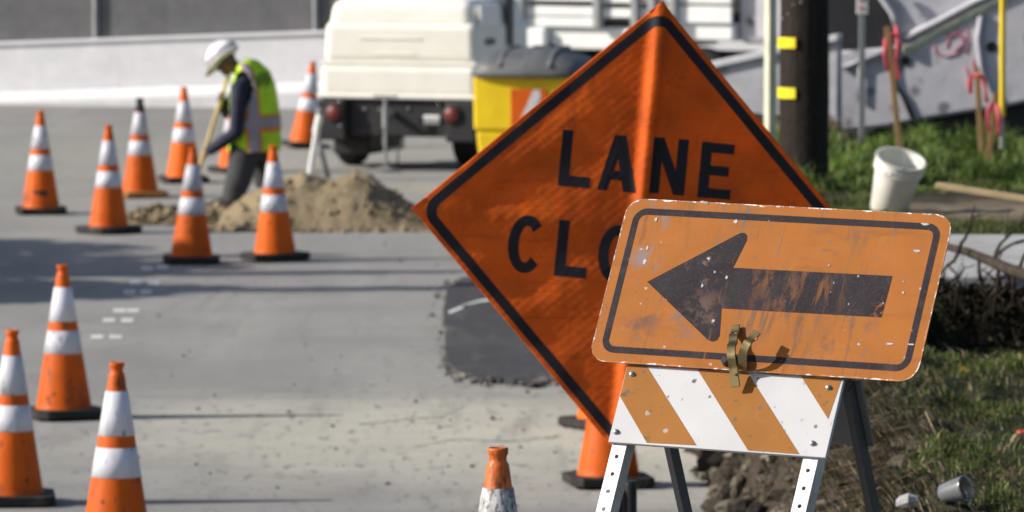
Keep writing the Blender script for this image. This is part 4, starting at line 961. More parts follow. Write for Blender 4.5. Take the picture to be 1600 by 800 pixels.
for s_ in (-1, 1): b = MB(); b.ball(hc + HF * .083 + S_ * (.033 * s_) + HU * .005, .012, n=10, m=8); b.build('eye', M['eye'], pb, smooth=1)
sv = thing('shovel', 'long tan handled shovel held by the worker in the lime vest', 'shovel', hB)
b = MB(); b.cyl(hT - hd * .04, hB - hd * .02, .019); b.build('handle', M['shovelwood'], sv, smooth=2)
b = MB(); bl = hB; sx_ = hd.cross(V3((0, 1, 0))).normalized(); sy_ = V3((0, 1, 0))
b.loft([bl - hd * .08, bl, bl + hd * .06, bl + hd * .2, bl + hd * .25], [(.022, .02), (.05, .012), (.105, .008), (.10, .006), (.03, .004)], side=sy_, n=14); b.build('blade', M['darksteel'], sv, smooth=1)
# ------------------------------------------------------------------ towed compressor
CO = gp(622, 268); cyaw = R_(-19); sc_ = 1 / 159.0
cp = thing('air_compressor', 'towed air compressor with cream hood, black tail frame and round red lamps', 'compressor', CO, rz=0)
CX = V3((math.cos(cyaw), math.sin(cyaw), 0)); CY = V3((-math.sin(cyaw), math.cos(cyaw), 0)); CZ = V3((0, 0, 1))
def zc(py): return at(622, py, CO.y).z
def lx(px): return (px - 625) * sc_ / math.cos(cyaw)
def cbox(b, xa, xb, ya, yb, za, zb, top=(1, 1)): b.box(CO + CX * ((xa + xb) / 2) + CY * ((ya + yb) / 2) + CZ * ((za + zb) / 2), (xb - xa, yb - ya, zb - za), CX, CY, CZ, top)
z155, z100, z35, zt_ = zc(155), zc(100), zc(34), zc(2)
b = MB(); cbox(b, lx(500), lx(750), 0, 1.7, z155, z100); cbox(b, lx(504), lx(746), .03, 1.67, z100 - .005, z35, (.985, .99)); b.build('hood', M['cream'], cp, bevel=.085, seg=5)
b = MB(); cbox(b, lx(507), lx(743), .045, 1.66, z35 - .12, zt_ + .02, (.94, .93)); b.build('hood_top', M['cream'], cp, bevel=.12, seg=6)
b = MB(); cbox(b, lx(497), lx(753), -.02, 1.72, z155 - .004, z155 + .045); cbox(b, lx(502), lx(748), .012, 1.69, z100 - .02, z100 + .02); b.build('hood_rim', M['cream'], cp, bevel=.018, seg=3)
b = MB(); cbox(b, lx(743), lx(746.5), .95, 1.15, z100 - .1, z35 + .4); b.build('vent_slot', M['black'], cp)
b = MB(); cbox(b, lx(744), lx(747), .15, .7, zc(42), zc(8)); b.build('side_sticker', M['white'], cp)
b = MB(); q = CO + CX * (lx(747.5)) + CY * .45 + CZ * zc(66)
b.ball(q, (.006, .16, .035), CX, CY, CZ, 16, 8); b.build('side_badge', M['darksteel'], cp, smooth=1)
b = MB()
for (pz_, a, c_) in ((62, 560, 660), (87, 585, 650)): cbox(b, lx(a), lx(c_), .024, .034, zc(pz_), zc(pz_ - 3))
b.build('raised_panel_lines', M['cream'], cp, bevel=.004)
b = MB(); z225 = zc(221); cbox(b, lx(502), lx(748), .04, 1.62, zc(214), z155 - .006); b.build('tail_frame', M['black'], cp, bevel=.015)
for xa, xb in ((500, 545), (702, 750)):
    b = MB(); cbox(b, lx(xa), lx(xb), -.06, .4, z225, z155 - .012); b.build('lamp_box', M['black'], cp, bevel=.02)
for px in (528, 714):
    q = CO + CX * lx(px) + CY * -.06 + CZ * zc(178); b = MB(); b.lathe([(.10, 0), (.10, -.02), (.082, -.025), (.082, 0)], q, 24, CY); b.build('lamp_ring', M['black'], cp, smooth=2)
    b = MB(); b.lathe([(.08, -.005), (.078, -.03), (.05, -.045), (.0001, -.05)], q, 24, CY); b.build('tail_lamp', M['redlens'], cp, smooth=1)
for s_ in (512, 700):
    b = MB(); q = CO + CX * (lx(s_) - .07) + CY * .95; b.lathe([(.17, -.1), (.30, -.1), (.33, -.06), (.33, .06), (.30, .1), (.17, .1)], q + CZ * .33, 28, CX); w_ = b.build('wheel', M['tyre'], cp, smooth=2)
    b = MB(); b.lathe([(.17, -.09), (.12, -.06), (.0001, -.05)], q + CZ * .33, 20, CX); b.lathe([(.17, .09), (.12, .06), (.0001, .05)], q + CZ * .33, 20, CX); b.build('rim', M['white'], w_, smooth=2)
b = MB(); cbox(b, lx(505), lx(562), .3, 1.35, zc(246), zc(205)); b.build('mudguard', M['black'], cp, bevel=.02)
b = MB(); cbox(b, lx(690), lx(746), .6, 1.35, zc(222), zc(205)); b.build('mudguard', M['black'], cp, bevel=.02)
b = MB(); q = CO + CX * lx(676) + CY * .036; b.box(q + CZ * zc(187), (.17, .012, .09), CX, CY, CZ); b.build('number_plate', M['white'], cp, bevel=.015)
b = MB(); q = CO + CX * lx(614) - CY * .16; b.cyl(q + CZ * zc(172), q + CZ * .06, .017); b.cyl(q + CZ * zc(165), q + CZ * zc(200), .03); b.box(q + CZ * .04, (.16, .16, .02), CX, CY, CZ)
b.box(q + CZ * zc(150), (.25, .03, .025), CX, CY, CZ); b.cyl(q + CZ * zc(150), q + CZ * zc(172), .02); b.box(q + CZ * zc(178) + CY * .1, (.06, .24, .05), CX, CY, CZ); b.build('jack', M['greysteel'], cp, bevel=.003)
b = MB(); qa = [q + CX * a + CZ * zc(c) for a, c in ((-.02, 215), (-.02, 228), (.05, 232), (.15, 232), (.18, 226), (.18, 216))]; b.loft(qa, .012, n=8); b.cyl(q + CX * .13 + CZ * zc(232), q + CX * .13 + CZ * .08, .01); b.build('chain_loop', M['darksteel'], cp, smooth=1)
b = MB()
for (px, py) in ((537, 160), (538, 198), (595, 172), (604, 186), (688, 163), (571, 172), (640, 170)): b.ball(CO + CX * lx(px) - CY * (.07 if px < 545 else -.03) + CZ * zc(py), .015, n=10, m=8)
o = b.build('bolt_heads', M['bolt'], cp, smooth=1)
b = MB(); b.cyl(CO + CX * 0 + CY * 1.6 + CZ * .6, CO + CY * 3.1 + CZ * .55, .05); b.build('drawbar', M['black'], cp, smooth=2)
b = MB(); b.cyl(at(497, 192, 61.6), V3((at(483, 268, 61.6).x, 61.6, .02)), .03); b.cyl(at(500, 180, 61.6), at(497, 194, 61.6), .035); o = b.build('leaning_pipe', M['white'], smooth=2); tag(o, 'thin whitish pipe leaning at the left corner of the black tail frame', 'pipe')
b = MB(); b.loft([at(500, 170, 61.9), at(492, 205, 61.8), at(503, 240, 61.7), V3((at(512, 270, 61.7).x, 61.7, .02))], .028, n=10); o = b.build('hose', M['greysteel'], smooth=1); tag(o, 'dark grey hose hanging from the left corner of the compressor', 'hose')
b = MB(); q = gp(738, 262); b.lathe([(.06, -.05), (.14, -.05), (.155, 0), (.14, .05), (.06, .05), (.06, -.05)], q + V3((0, 0, .16)), 28, V3((.2, 1, 0))); o = b.build('loose_wheel', M['skin'] if False else M['paleyellow'], smooth=2); tag(o, 'small pale jockey wheel standing by the compressor, at the edge of the diamond sign', 'wheel')
# ------------------------------------------------------------------ yellow bin
BD = 59.5; bs = BD / FPX
by = thing('yellow_bin', 'yellow plastic bin with ribbed grey domed lid and an orange and white striped plate', 'bin', V3((at(845, 300, BD).x, BD + .4, 0)))
byaw = R_(-16); BX = V3((math.cos(byaw), math.sin(byaw), 0)); BY = V3((-math.sin(byaw), math.cos(byaw), 0)); BO = V3((at(838, 300, BD).x, BD + .45, 0))
zb = lambda py: at(845, py, BD).z
b = MB(); hw = .50
def bq(z0, z1, w0, w1): b.add([BO + BX * (i * w_) + BY * (j * w_ * .85) + V3((0, 0, z)) for z, w_ in ((z0, w0), (z1, w1)) for i, j in ((-1, -1), (1, -1), (1, 1), (-1, 1))], [(3, 2, 1, 0), (4, 5, 6, 7), (0, 1, 5, 4), (1, 2, 6, 5), (2, 3, 7, 6), (3, 0, 4, 7)])
bq(.03, zb(207), hw * .84, hw * .955); bq(zb(207) - .001, zb(117), hw * .985, hw); b.build('bin_body', M['yellow'], by, bevel=.035, seg=3)
b = MB(); 
nl = 36; vs = []; rows = []
for i in range(9):
    e = i / 8
    for k_ in range(nl):
        a = 2 * math.pi * k_ / nl; ca, sa = math.cos(a), math.sin(a); sq_ = 1 / max(abs(ca), abs(sa)) * .62 + .38; r_ = (hw + .07) * (1 - e ** 2.2) ** .5 * sq_ if e < 1 else 0.02
        rib = .02 * max(0, math.sin((r_ * ca) * 14)) * (e > .2)
        vs.append(BO + BX * (r_ * ca) + BY * (r_ * sa * .9) + V3((0, 0, zb(121) + .27 * e + rib)))
b.add(vs, [(i * nl + k_, i * nl + (k_ + 1) % nl, (i + 1) * nl + (k_ + 1) % nl, (i + 1) * nl + k_) for i in range(8) for k_ in range(nl)] + [tuple(range(nl - 1, -1, -1))])
lid = b.build('lid', M['greylid'], by, smooth=1)
for xx in (-.22, .02, .26):
    b = MB(); b.loft([BO + BX * xx - BY * .48 + V3((0, 0, zb(121) + .09)), BO + BX * xx - BY * .33 + V3((0, 0, zb(121) + .185)), BO + BX * xx - BY * .1 + V3((0, 0, zb(121) + .25)), BO + BX * xx + BY * .2 + V3((0, 0, zb(121) + .25))], [.025, .038, .036, .025], n=8); b.build('lid_rib', M['greylid'], lid, smooth=1)
b = MB(); b.box(BO - BY * (hw * .85 + .012) + BX * .05 + V3((0, 0, (zb(140) + zb(225)) / 2)), (.34, .014, zb(140) - zb(225)), BX, BY, V3((0, 0, 1))); pl_ = b.build('striped_plate', M['cone'], by, bevel=.004)
b = MB(); Oq = BO - BY * (hw * .85 + .0205); b.prism([(-.12, zb(222)), (-.02, zb(225)), (.17, zb(152)), (.16, zb(140)), (.10, zb(141))], Oq, BX, V3((0, 0, 1)), -BY, 0, .003); b.build('white_stripe', M['bwhite'], pl_)
# ------------------------------------------------------------------ white truck behind
TD = 70.0; ts = TD / FPX
wt = thing('white_truck', 'white flatbed work truck with slatted side rails behind the diamond sign', 'truck', V3((at(1010, 300, TD).x, TD + 1, 0)))
def tb(b, xa, xb, ya, yb, d0, d1):
    p, q = at(xa, yb, TD), at(xb, ya, TD); b.box(((p.x + q.x) / 2, TD + (d0 + d1) / 2, (p.z + q.z) / 2), (q.x - p.x, d1 - d0, q.z - p.z))
b = MB(); tb(b, 820, 905, 46, 88, 0, 2.2); tb(b, 906, 1060, 46, 80, .12, 2.2); tb(b, 1061, 1225, 36, 62, .1, 2.2); b.build('truck_bed', M['white'], wt, bevel=.03)
for (a, c_, u_, v_) in ((822, 1000, 12, 27), (822, 1000, 29, 44), (822, 1000, -12, 3), (1000, 1080, 14, 28), (1100, 1225, 8, 34), (1000, 1090, -14, 5), (1100, 1225, -40, 4)):
    b = MB(); tb(b, a, c_, u_, v_, .05, .1); b.build('side_rail', M['white'], wt, bevel=.01)
for xx in (862, 996, 1062, 1092, 1128):
    b = MB(); tb(b, xx - 6, xx + 6, -30, 46, -.03, .04); b.build('stake_post', M['greysteel'], wt, bevel=.01)
b = MB(); tb(b, 830, 1215, -10, 40, .5, 2.0); b.build('cargo', M['black'], wt, bevel=.05)
b = MB(); tb(b, 840, 1240, 88, 108, .3, 2.0); b.build('chassis', M['black'], wt)
for xx in (905, 1160):
    b = MB(); q = V3((at(xx, 100, TD).x, TD + .2, .48)); b.lathe([(.26, -.14), (.44, -.14), (.48, -.1), (.48, .1), (.44, .14), (.26, .14)], q, 28, V3((0, 1, 0))); w_ = b.build('wheel', M['tyre'], wt, smooth=2)
    b = MB(); b.lathe([(.26, -.12), (.2, -.06), (.0001, -.05)], q, 20, V3((0, 1, 0))); b.build('rim', M['white'], w_, smooth=2)
b = MB(); q = at(851, 70, TD - .05); b.lathe([(.045, 0), (.045, -.03), (.03, -.045), (.0001, -.05)], q, 16, V3((0, 1, 0))); b.build('red_lamp', M['red2'], wt, smooth=1)
b = MB(); tb(b, 1226, 1420, -150, 66, .2, 2.0); b.build('cab', M['primer'], wt, bevel=.08)
wt.rotation_euler = (0, 0, R_(-27))
# ------------------------------------------------------------------ low concrete wall on the right
P0, P1 = at(1030, 116, 51.7), at(1312, 54, 51.35)
b = MB(); dv = V3((P1.x - P0.x, P1.y - P0.y, 0)).normalized(); nv = V3((dv.y, -dv.x, 0))
for nm in (0,):
    vs = []
    for p, gz_ in ((P0, -.05), (P1, .9)):
        for off, zz in ((.12, gz_), (.05, p.z - .05), (-.10, p.z - .05), (-.16, gz_)): vs.append((p.x + nv.x * off, p.y + nv.y * off, zz))
    b.add(vs, [(0, 1, 5, 4), (1, 2, 6, 5), (2, 3, 7, 6), (3, 0, 4, 7), (0, 3, 2, 1), (4, 5, 6, 7)])
lw = b.build('low_wall', M['greywall'], bevel=.01); tag(lw, 'low grey concrete wall with its sunlit top painted pale behind the dark utility pole', 'wall')
b = MB(); vs = []
for p in (P0, P1):
    for off, zz in ((.09, p.z - .048), (.09, p.z + .01), (-.13, p.z + .01), (-.13, p.z - .048)): vs.append((p.x + nv.x * off, p.y + nv.y * off, zz))
b.add(vs, [(0, 1, 5, 4), (1, 2, 6, 5), (2, 3, 7, 6), (3, 0, 4, 7), (0, 3, 2, 1), (4, 5, 6, 7)]); b.build('sunlit_top', M['barrier'], lw, bevel=.008)  # paler strip paints the sunlight along the wall top
# ------------------------------------------------------------------ dusty grey vehicle at far right
GD = 52.0
gvh = thing('grey_vehicle', 'large dusty grey vehicle body with pink paint scribbles and dark underside behind the stakes', 'vehicle', V3((at(1500, 200, GD).x, GD + 1, 1.1)))
def gq(px, py, dd=0.0): p = at(px, py, GD); return (p.x, p.z)
XX, ZZ, YN = V3((1, 0, 0)), V3((0, 0, 1)), V3((0, -1, 0))
def gpr(name, poly, d0, d1, m, parent=gvh, bevel=0):
    b = MB(); b.prism([gq(*p) for p in poly], V3((0, GD, 0)), XX, ZZ, YN, d0, d1); return b.build(name, m, parent, bevel=bevel)
body = gpr('lower_body', [(1262, 88), (1432, 74), (1446, 62), (1560, 4), (1640, -30), (1760, -60), (1760, 150), (1640, 160), (1604, 168), (1540, 178), (1470, 190), (1425, 200), (1258, 220)], -1.6, 0, M['primer'], bevel=.03)
gpr('upper_body', [(1268, 82), (1268, -120), (1760, -120), (1760, -62), (1640, -34), (1560, 0), (1446, 58), (1428, 74)], -1.5, -.10, M['primer'], bevel=.03)
arch = [(1312, 88), (1312, -40), (1385, -40), (1412, -8), (1430, 20), (1438, 45), (1440, 78)]
gpr('dark_opening', arch, -.9, -.04, M['black'])
b = MB(); b.loft([V3((gq(*p)[0], GD - .05, gq(*p)[1])) for p in [(1385, -40), (1412, -8), (1432, 20), (1441, 45), (1444, 78)]], .03, n=8); b.build('opening_rim', M['primer'], gvh, smooth=1)
b = MB(); b.loft([V3((gq(*p)[0], GD - .02, gq(*p)[1])) for p in [(1444, 62), (1500, 36), (1560, 3), (1640, -32), (1760, -60)]], [.035] * 5, n=8); b.build('belt_ledge', M['primer'], gvh, smooth=1)
b = MB(); b.loft([V3((gq(*p)[0], GD - .012, gq(*p)[1])) for p in [(1428, 78), (1430, 110), (1436, 135), (1448, 150), (1464, 186)]], [.02] * 5, n=6); b.build('body_seam', M['black'], gvh, smooth=1)
for (px, py, r_) in ((1452, 96, .034), (1587, 73, .036)):
    b = MB(); q = V3((gq(px, py)[0], GD, gq(px, py)[1])); b.lathe([(r_ + .008, .0), (r_ + .008, -.012), (r_, -.012), (r_, -.002), (.0001, -.002)], q, 20, V3((0, 1, 0))); b.build('hole', M['black'], gvh, smooth=2)
b = MB(); b.loft([V3((gq(*p)[0], GD - .02, gq(*p)[1])) for p in [(1571, 20), (1566, 60), (1572, 110), (1586, 145), (1606, 166)]], .025, n=8); b.build('wing_edge', M['primer'], gvh, smooth=1)
b = MB(); b.loft([V3((gq(*p)[0], GD - .03, gq(*p)[1])) for p in [(1352, 108), (1380, 97), (1408, 86), (1436, 76)]], .022, n=8); b.cyl(V3((gq(1380, 97)[0], GD - .03, gq(1380, 97)[1])), V3((gq(1378, 160)[0], GD - .03, gq(1378, 160)[1])), .012); b.build('grab_bar', M['greysteel'], gvh, smooth=1)
b = MB()
for poly in ([(1517, 75), (1522, 60), (1535, 50), (1545, 56), (1540, 70), (1528, 80)], [(1528, 38), (1534, 48), (1540, 60)], [(1497, 70), (1500, 84), (1515, 88), (1530, 84), (1540, 74)], [(1545, 104), (1552, 118), (1552, 130), (1544, 124)], [(1558, 92), (1560, 122)], [(1548, 46), (1552, 66), (1548, 84)], [(1513, 48), (1520, 56), (1530, 58)], [(1556, 95), (1562, 100), (1563, 120)]):
    b.loft([V3((gq(*p)[0], GD - .001, gq(*p)[1])) for p in poly], [(.013, .004)] * len(poly), side=None, n=6)
b.build('paint_scribble', M['pinkpaint'], gvh, smooth=1)
gpr('underside', [(1330, 245), (1425, 192), (1470, 182), (1540, 170), (1604, 158), (1760, 138), (1760, 262), (1330, 262)], -1.5, -.12, M['black'])  # black block paints both the undercarriage and the shade beneath it
gvh.rotation_euler = (0, 0, R_(-11))
for px in (1360, 1625):
    b = MB(); q = V3((gq(px, 200)[0], GD + .4, 1.1 + .34)); b.lathe([(.2, -.12), (.31, -.12), (.34, -.08), (.34, .08), (.31, .12), (.2, .12)], q, 28, V3((0, 1, 0))); w_ = b.build('wheel', M['tyre'], gvh, smooth=2)
    b = MB(); b.lathe([(.2, -.1), (.15, -.06), (.0001, -.05)], q, 18, V3((0, 1, 0))); b.build('rim', M['greysteel'], w_, smooth=2)
# ------------------------------------------------------------------ poles, posts, stakes
def zgr(px, y): return bank((px - 800) / FPX * y, y)
up = thing('utility_pole', 'thick dark wooden utility pole with two yellow reflector strips', 'utility pole', V3((at(1257, 300, 42).x, 42, 1.0)))
pxx = at(1257, 300, 42).x
b = MB(); prof = [(.166 - .004 * z, z) for z in np.linspace(-.2, 8.5, 30)]; b.lathe([(r_ + .003 * math.sin(i * 2.3), z) for i, (r_, z) in enumerate(prof)], (pxx, 42, 1.0), 28, cap1=True); b.build('shaft', M['wood_pole'], up, smooth=1)
for py in (66, 144.5):
    z = at(1230, py, 42).z; b = MB(); vs = []; fs = []
    for i in range(9):
        a = R_(180 + 6 + 62 * i / 8); 
        for zz in (-.035, .035): 
            for rr in (.167, .178): vs.append((pxx + rr * math.cos(a), 42 + rr * math.sin(a), z + zz))
    for i in range(8):
        a = 4 * i; fs += [(a + 1, a + 5, a + 7, a + 3), (a, a + 1, a + 5, a + 4)[::-1], (a + 2, a + 3, a + 7, a + 6)]
    fs += [(0, 1, 3, 2), (32, 34, 35, 33)]
    b.add(vs, fs); o = b.build('reflector_strip', M['reflyellow'], up, smooth=2)
b = MB()
for (px, py) in ((1232, 22), (1224, 30), (1240, 8), (1222, 180), (1252, 4)): q = at(px, py, 41.83); b.ball((q.x, 42 - math.sqrt(max(.0001, .158 ** 2 - (q.x - pxx) ** 2)), q.z), .008, n=8, m=6)
b.build('nail_heads', M['bolt'], up, smooth=1)
b = MB(); q = V3((at(1204, 100, 45).x, 45, zgr(1204, 45) - .1)); ca_, sa_ = math.cos(R_(-58)), math.sin(R_(-58)); PX, PY = V3((ca_, sa_, 0)), V3((-sa_, ca_, 0)); b.box(q + V3((0, 0, 1.9)), (.065, .065, 4), PX, PY); o = b.build('square_post', M['paleyellow'], bevel=.004); tag(o, 'pale yellowish square post just left of the dark utility pole', 'post')
sp = thing('sign_post', 'slim grey post with a small white parking plate at its top', 'sign', V3((at(1347, 200, 47).x, 47, zgr(1347, 47))))
b = MB(); q = sp.location; b.box(q + V3((0, 0, .55)), (.045, .03, 1.35)); b.build('post', M['greysteel'], sp, bevel=.004)
b = MB(); z = at(1347, 4, 47).z; b.box((q.x, 46.975, z), (.085, .012, .17)); pl_ = b.build('plate', M['white'], sp, bevel=.004)
b = MB(); flat = V3((q.x, 46.967, z)); b.lathe([(.018, 0), (.018, .003), (.026, .003), (.026, 0)], flat + V3((0, 0, .03)), 16, V3((0, -1, 0))); b.box(flat + V3((0, -.001, -.04)), (.05, .003, .012)); b.build('red_symbol', M['red2'], pl_)
def stake(pt, pb_, d, wd, lab, rib):
    z0 = at(pb_[0], pb_[1], d); t = at(pt[0], pt[1], d); s = thing('stake', lab, 'stake', z0, 'wooden survey stakes with pink ribbon')
    ax = (t - z0).normalized(); X = V3((1, 0, 0)); X = (X - ax * X.dot(ax)).normalized(); Y = ax.cross(X)
    b = MB(); L = (t - z0).length + .12; b.box(z0 - ax * .12 + ax * (L / 2), (wd, .02, L), X, Y, ax); b.build('lath', M['lath'], s, bevel=.003)
    for line in rib:
        b = MB(); b.loft([at(p[0], p[1], d - .03 - .012 * (k % 2)) for k, p in enumerate(line)], [(.015 * (1 + .3 * math.sin(k * 2.1)), .0015) for k in range(len(line))], side=(1, .1, 0), n=6); b.build('ribbon', M['pink'], s, smooth=1)
stake((1386, 42), (1405, 222), 45.5, .042, 'tall leaning wooden stake with pink ribbons, right of the slim grey post', [[(1384, 60), (1383, 85), (1387, 112)], [(1400, 40), (1404, 70), (1400, 95), (1404, 124)], [(1392, 52), (1398, 58), (1403, 50)]])
stake((1526, 105), (1534, 232), 44.5, .040, 'wooden stake with a pink ribbon looped over its top like a hook', [[(1517, 146), (1515, 130), (1520, 117), (1529, 115), (1536, 122), (1540, 140), (1542, 160)]])
stake((1556, 145), (1546, 236), 44.0, .038, 'short wooden stake with two hanging pink ribbons beside the yellow rod', [[(1552, 160), (1545, 172), (1543, 190), (1545, 206)], [(1558, 162), (1562, 185), (1560, 214)]])
yr = thing('marker_rod', 'thin yellow rod with a bare metal foot standing by the short stake', 'rod', at(1566, 225, 44.3))
b = MB(); b.cyl(at(1566, 182, 44.3), at(1567, -60, 44.3), .0215); b.build('rod', M['yellow'], yr, smooth=2)
b = MB(); b.cyl(at(1565, 232, 44.3), at(1566, 182, 44.3), .014); b.cyl(at(1564, 212, 44.3), at(1565, 200, 44.3), .022); b.build('foot', M['bolt'], yr, smooth=2)
b = MB(); b.loft([at(1412, 78, 46), at(1428, 74, 46.2), at(1442, 64, 46.5), at(1500, 34, 47.5), at(1560, 4, 48.5), at(1660, -40, 50)], [(.03, .003)] * 6, side=(0, .3, 1), n=6); o = b.build('barrier_tape', M['tape'], smooth=1); tag(o, 'faded yellow tape strung from the tall stake up to the right', 'tape')
b = MB(); b.box((at(1545, 303, 37.6).x, 37.6, at(1545, 303, 37.6).z), (.62, .07, .035), V3((.96, -.2, -.14)).normalized(), V3((.2, .97, 0)).normalized(), V3((.14, .03, .98)).normalized()); o = b.build('plank', M['plank'], bevel=.004); tag(o, 'bare pine plank lying on the dirt right of the bucket', 'plank')
# bucket
BKD = 39.5; bb = at(1390, 322, BKD); bb.z = bank(bb.x, bb.y) - .01
bk_ = thing('bucket', 'tilted white plastic bucket leaning on the grass with its open mouth turned right', 'bucket', bb)
ax = V3((.20, -.36, .91)).normalized(); 
b = MB(); Hh = .36
b.lathe([(.0001, .0), (.108, 0), (.113, .006), (.144, Hh * .78), (.156, Hh * .785), (.156, Hh * .80), (.150, Hh * .81), (.151, Hh * .86), (.157, Hh * .865), (.157, Hh * .88), (.152, Hh * .89), (.153, Hh * .97), (.160, Hh * .975), (.160, Hh), (.148, Hh), (.146, Hh * .9), (.108, .012), (.0001, .012)], bb + V3((-.01, 0, .02)), 40, ax); b.build('pail', M['bucket'], bk_, smooth=2)
b = MB(); X = ax.orthogonal().normalized(); Y = ax.cross(X); c = bb + ax * (Hh * .83)
b.loft([c + X * .16 * math.cos(a) + Y * .16 * math.sin(a) - ax * .12 * math.sin(a) for a in [math.pi * k_ / 14 + math.pi for k_ in range(15)]], .0025, n=6); b.build('handle', M['bolt'], bk_, smooth=1)
# things lying on the grass
q = at(1490, 788, 23.8); zq = bank(q.x, q.y); cu = thing('plastic_cup', 'clouded clear plastic cup lying in the grass at the bottom edge', 'cup', (q.x, q.y, zq))
b = MB(); axc = V3((.75, -.55, .25)).normalized(); b.lathe([(.0001, -.05), (.033, -.05), (.035, -.046), (.042, .0), (.047, .05), (.0495, .052), (.0495, .056), (.046, .056), (.044, .05), (.039, 0), (.031, -.044), (.0001, -.044)], V3((q.x, q.y, zq + .05)), 28, axc); b.build('cup_wall', M['clear'], cu, smooth=2)
q = at(1507, 563, 29.3); zq = bank(q.x, q.y) + .035; b = MB(); vs = [V3((q.x + .024 * math.cos(a) * (1 + .2 * math.cos(3 * a)), q.y + .01 * math.sin(a), zq + .018 * math.sin(a))) for a in [6.283 * k_ / 12 for k_ in range(12)]]
b.add(vs + [v + V3((0, .0012, 0)) for v in vs], [tuple(range(11, -1, -1)), tuple(range(12, 24))] + [(i, (i + 1) % 12, 12 + (i + 1) % 12, 12 + i) for i in range(12)]); o = b.build('yellow_leaf', M['leaf_y']); tag(o, 'single bright yellow leaf on the grass below the dark hollow', 'leaf')
q = at(1598, 672, 26.4); zq = bank(q.x, q.y); fl = thing('red_flower', 'small red flower at the right edge of the grass', 'flower', (q.x, q.y, zq)); b = MB()
for k_ in range(6): a = k_ * 1.05; b.ball((q.x + .014 * math.cos(a), q.y + .014 * math.sin(a), zq + .05), (.013, .013, .009), n=8, m=6)
b.build('petals', M['red'], fl, smooth=1); b = MB(); b.cyl((q.x, q.y, zq - .01), (q.x, q.y, zq + .05), .003); b.build('stem', M['grass'], fl)
# ------------------------------------------------------------------ far barrier wall and fence
A0, A1 = gp(-400, 171), gp(0, 171); 
FA, FB = V3((-26, gp(0, 171).y - 1.4 * 26 / 6 * .25, 0)), V3((30, gp(0, 171).y + 1.4 * 3, 0))
rise = .044; FA = V3((-30, 76.9 + 24 * .25, -24 * rise)); FB = V3((30, 76.9 - 36 * .25, 36 * rise)); dv = (FB - FA).normalized(); nv = V3((dv.y, -dv.x, 0)).normalized()
def run(b, prof, z=0.0):
    n = len(prof); vs = [p + nv * o + V3((0, 0, zz)) for p in (FA, FB) for o, zz in prof]
    b.add(vs, [(i, (i + 1) % n, n + (i + 1) % n, n + i) for i in range(n)] + [tuple(range(n - 1, -1, -1)), tuple(range(n, 2 * n))])
bw = thing('barrier_wall', 'long white concrete barrier wall across the far side of the road', 'barrier wall', V3((-3, 76, 0)))
hW = .70
b = MB(); run(b, [(.12, .16), (.10, hW), (-.14, hW), (-.16, .16)]); b.build('wall_face', M['barrier'], bw, bevel=.01)
b = MB(); run(b, [(.30, -1.5), (.30, .02), (.28, .06), (.125, .158), (-.16, .158), (-.2, -1.5)]); b.build('wall_foot', M['barrier'], bw, bevel=.01)
b = MB(); run(b, [(.13, hW + .002), (.13, hW + .05), (-.17, hW + .05), (-.17, hW + .002)]); b.build('wall_cap', M['barrier'], bw, bevel=.012)
fe = thing('chain_link_fence', 'grey screened chain link fence standing on the white barrier wall', 'fence', V3((-3, 76.2, hW)))
b = MB(); run(b, [(-.03, hW + .06), (-.03, hW + 1.75), (-.04, hW + 1.75), (-.04, hW + .06)]); b.build('mesh_screen', M['fence'], fe)
b = MB(); run(b, [(.0, hW + 1.75), (.0, hW + 1.80), (-.05, hW + 1.80), (-.05, hW + 1.75)]); b.build('top_rail', M['greysteel'], fe)
L_ = (FB - FA).length; k_ = 0; s0 = (V3((at(149, 60, 76.6).x, 0, 0)).x - FA.x) / dv.x
for i in range(-9, 14):
    s = s0 + i * 2.74
    if 0 < s < L_: p = FA + dv * s; b = MB(); b.cyl(p + V3((0, 0, hW + .05)), p + V3((0, 0, hW + 1.85)), .035, n=12); b.build('post', M['greysteel'], fe, smooth=2)
# hillside beyond the fence
b = MB(); b.add([(x, y, z) for x in (-120, 120) for y, z in ((84, -.02), (92, 1.5), (120, 6), (200, 9))], [(0, 4, 5, 1), (1, 5, 6, 2), (2, 6, 7, 3)]); b.build('hill', M['soil'], kind='structure')
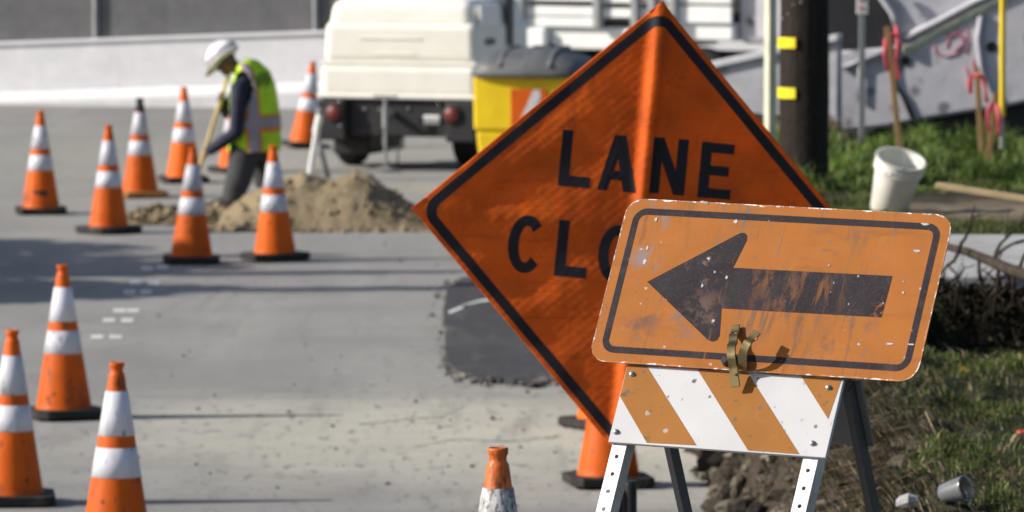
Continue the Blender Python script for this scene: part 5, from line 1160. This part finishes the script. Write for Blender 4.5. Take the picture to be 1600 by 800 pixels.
# ------------------------------------------------------------------ unseen shrubs and trees added beyond the left edge to shade the road
for (tx, ty, hh, lab) in ((-8.5, 47.3, 3.3, 'broad dense shrub added beyond the left edge for its shade, nearest the camera'), (-8.8, 49.6, 3.5, 'tallest broad dense shrub added beyond the left edge for its shade, in the middle'), (-8.6, 51.7, 3.0, 'low broad dense shrub added beyond the left edge for its shade, farthest back')):
    tr = thing('shade_shrub', lab, 'shade_shrub', (tx, ty, 0), 'dense shrubs added to shade the road')
    b = MB()
    for k_ in range(7): a = k_ * .9; b.loft([(tx, ty, -.05), (tx + .25 * math.cos(a), ty + .25 * math.sin(a), .9), (tx + .7 * math.cos(a), ty + .7 * math.sin(a), hh * .7)], [.05, .04, .015], n=7)
    b.build('stem', M['bark'], tr, smooth=1)
    b = MB()
    for k_ in range(5200):
        a, e, q = random.random() * 6.28, random.uniform(-.9, 1), random.random() ** .45
        c = V3((tx + 1.25 * q * math.cos(a) * math.sqrt(1 - e * e), ty + 1.3 * q * math.sin(a) * math.sqrt(1 - e * e), hh * .52 + hh * .48 * q * e))
        c += V3((fbm(c.x * 2, c.y * 2, c.z * 2), fbm(c.y * 2, c.z * 2, c.x), fbm(c.z * 2, c.x * 2, c.y))) * .35; s_ = random.uniform(.09, .15)
        X = V3((random.gauss(0, 1), random.gauss(0, 1), random.gauss(0, 1))).normalized() * s_; Y = X.orthogonal().normalized() * s_ * .55; b.add([c - X, c - Y, c + X, c + Y], [(0, 1, 2, 3)])
    b.build('foliage', M['leaf'], tr)
for (tx, ty, th_, cr_, lab) in ((-11.0, 46.9, 6.0, .30, 'taller columnar tree added beyond the left edge for shade streaks, nearer the camera'), (-10.9, 48.6, 5.6, .26, 'shorter columnar tree added beyond the left edge for shade streaks'), (-11.6, 50.4, 5.4, .22, 'thin columnar tree added beyond the left edge for shade streaks, behind the other two')):
    tr = thing('shade_tree', lab, 'tree', (tx, ty, 0), 'columnar trees added to cast shade streaks')
    b = MB(); b.loft([(tx, ty, -.05), (tx + .05, ty, 1.5), (tx, ty + .05, 3.2), (tx, ty, th_)], [.10, .08, .06, .02], n=12)
    for k_ in range(14): z = random.uniform(2.2, th_ - .5); a = random.random() * 6.28; b.loft([(tx, ty, z), (tx + cr_ * .8 * math.cos(a), ty + cr_ * .8 * math.sin(a), z + .4)], [.025, .008], n=6)
    b.build('trunk', M['bark'], tr, smooth=1)
    b = MB()
    for k_ in range(2600):
        z = random.uniform(2.6, th_ + .3); e = math.sin(math.pi * min(1, max(0, (z - 2.3) / (th_ - 1.8)))) ** .6
        c = V3((tx + random.gauss(0, cr_ * .5) * e, ty + random.gauss(0, cr_ * .5) * e, z)); s_ = random.uniform(.03, .06)
        X = V3((random.gauss(0, 1), random.gauss(0, 1), random.gauss(0, 1))).normalized() * s_; Y = X.orthogonal().normalized() * s_ * .55; b.add([c - X, c - Y, c + X, c + Y], [(0, 1, 2, 3)])
    b.build('crown', M['leaf'], tr)
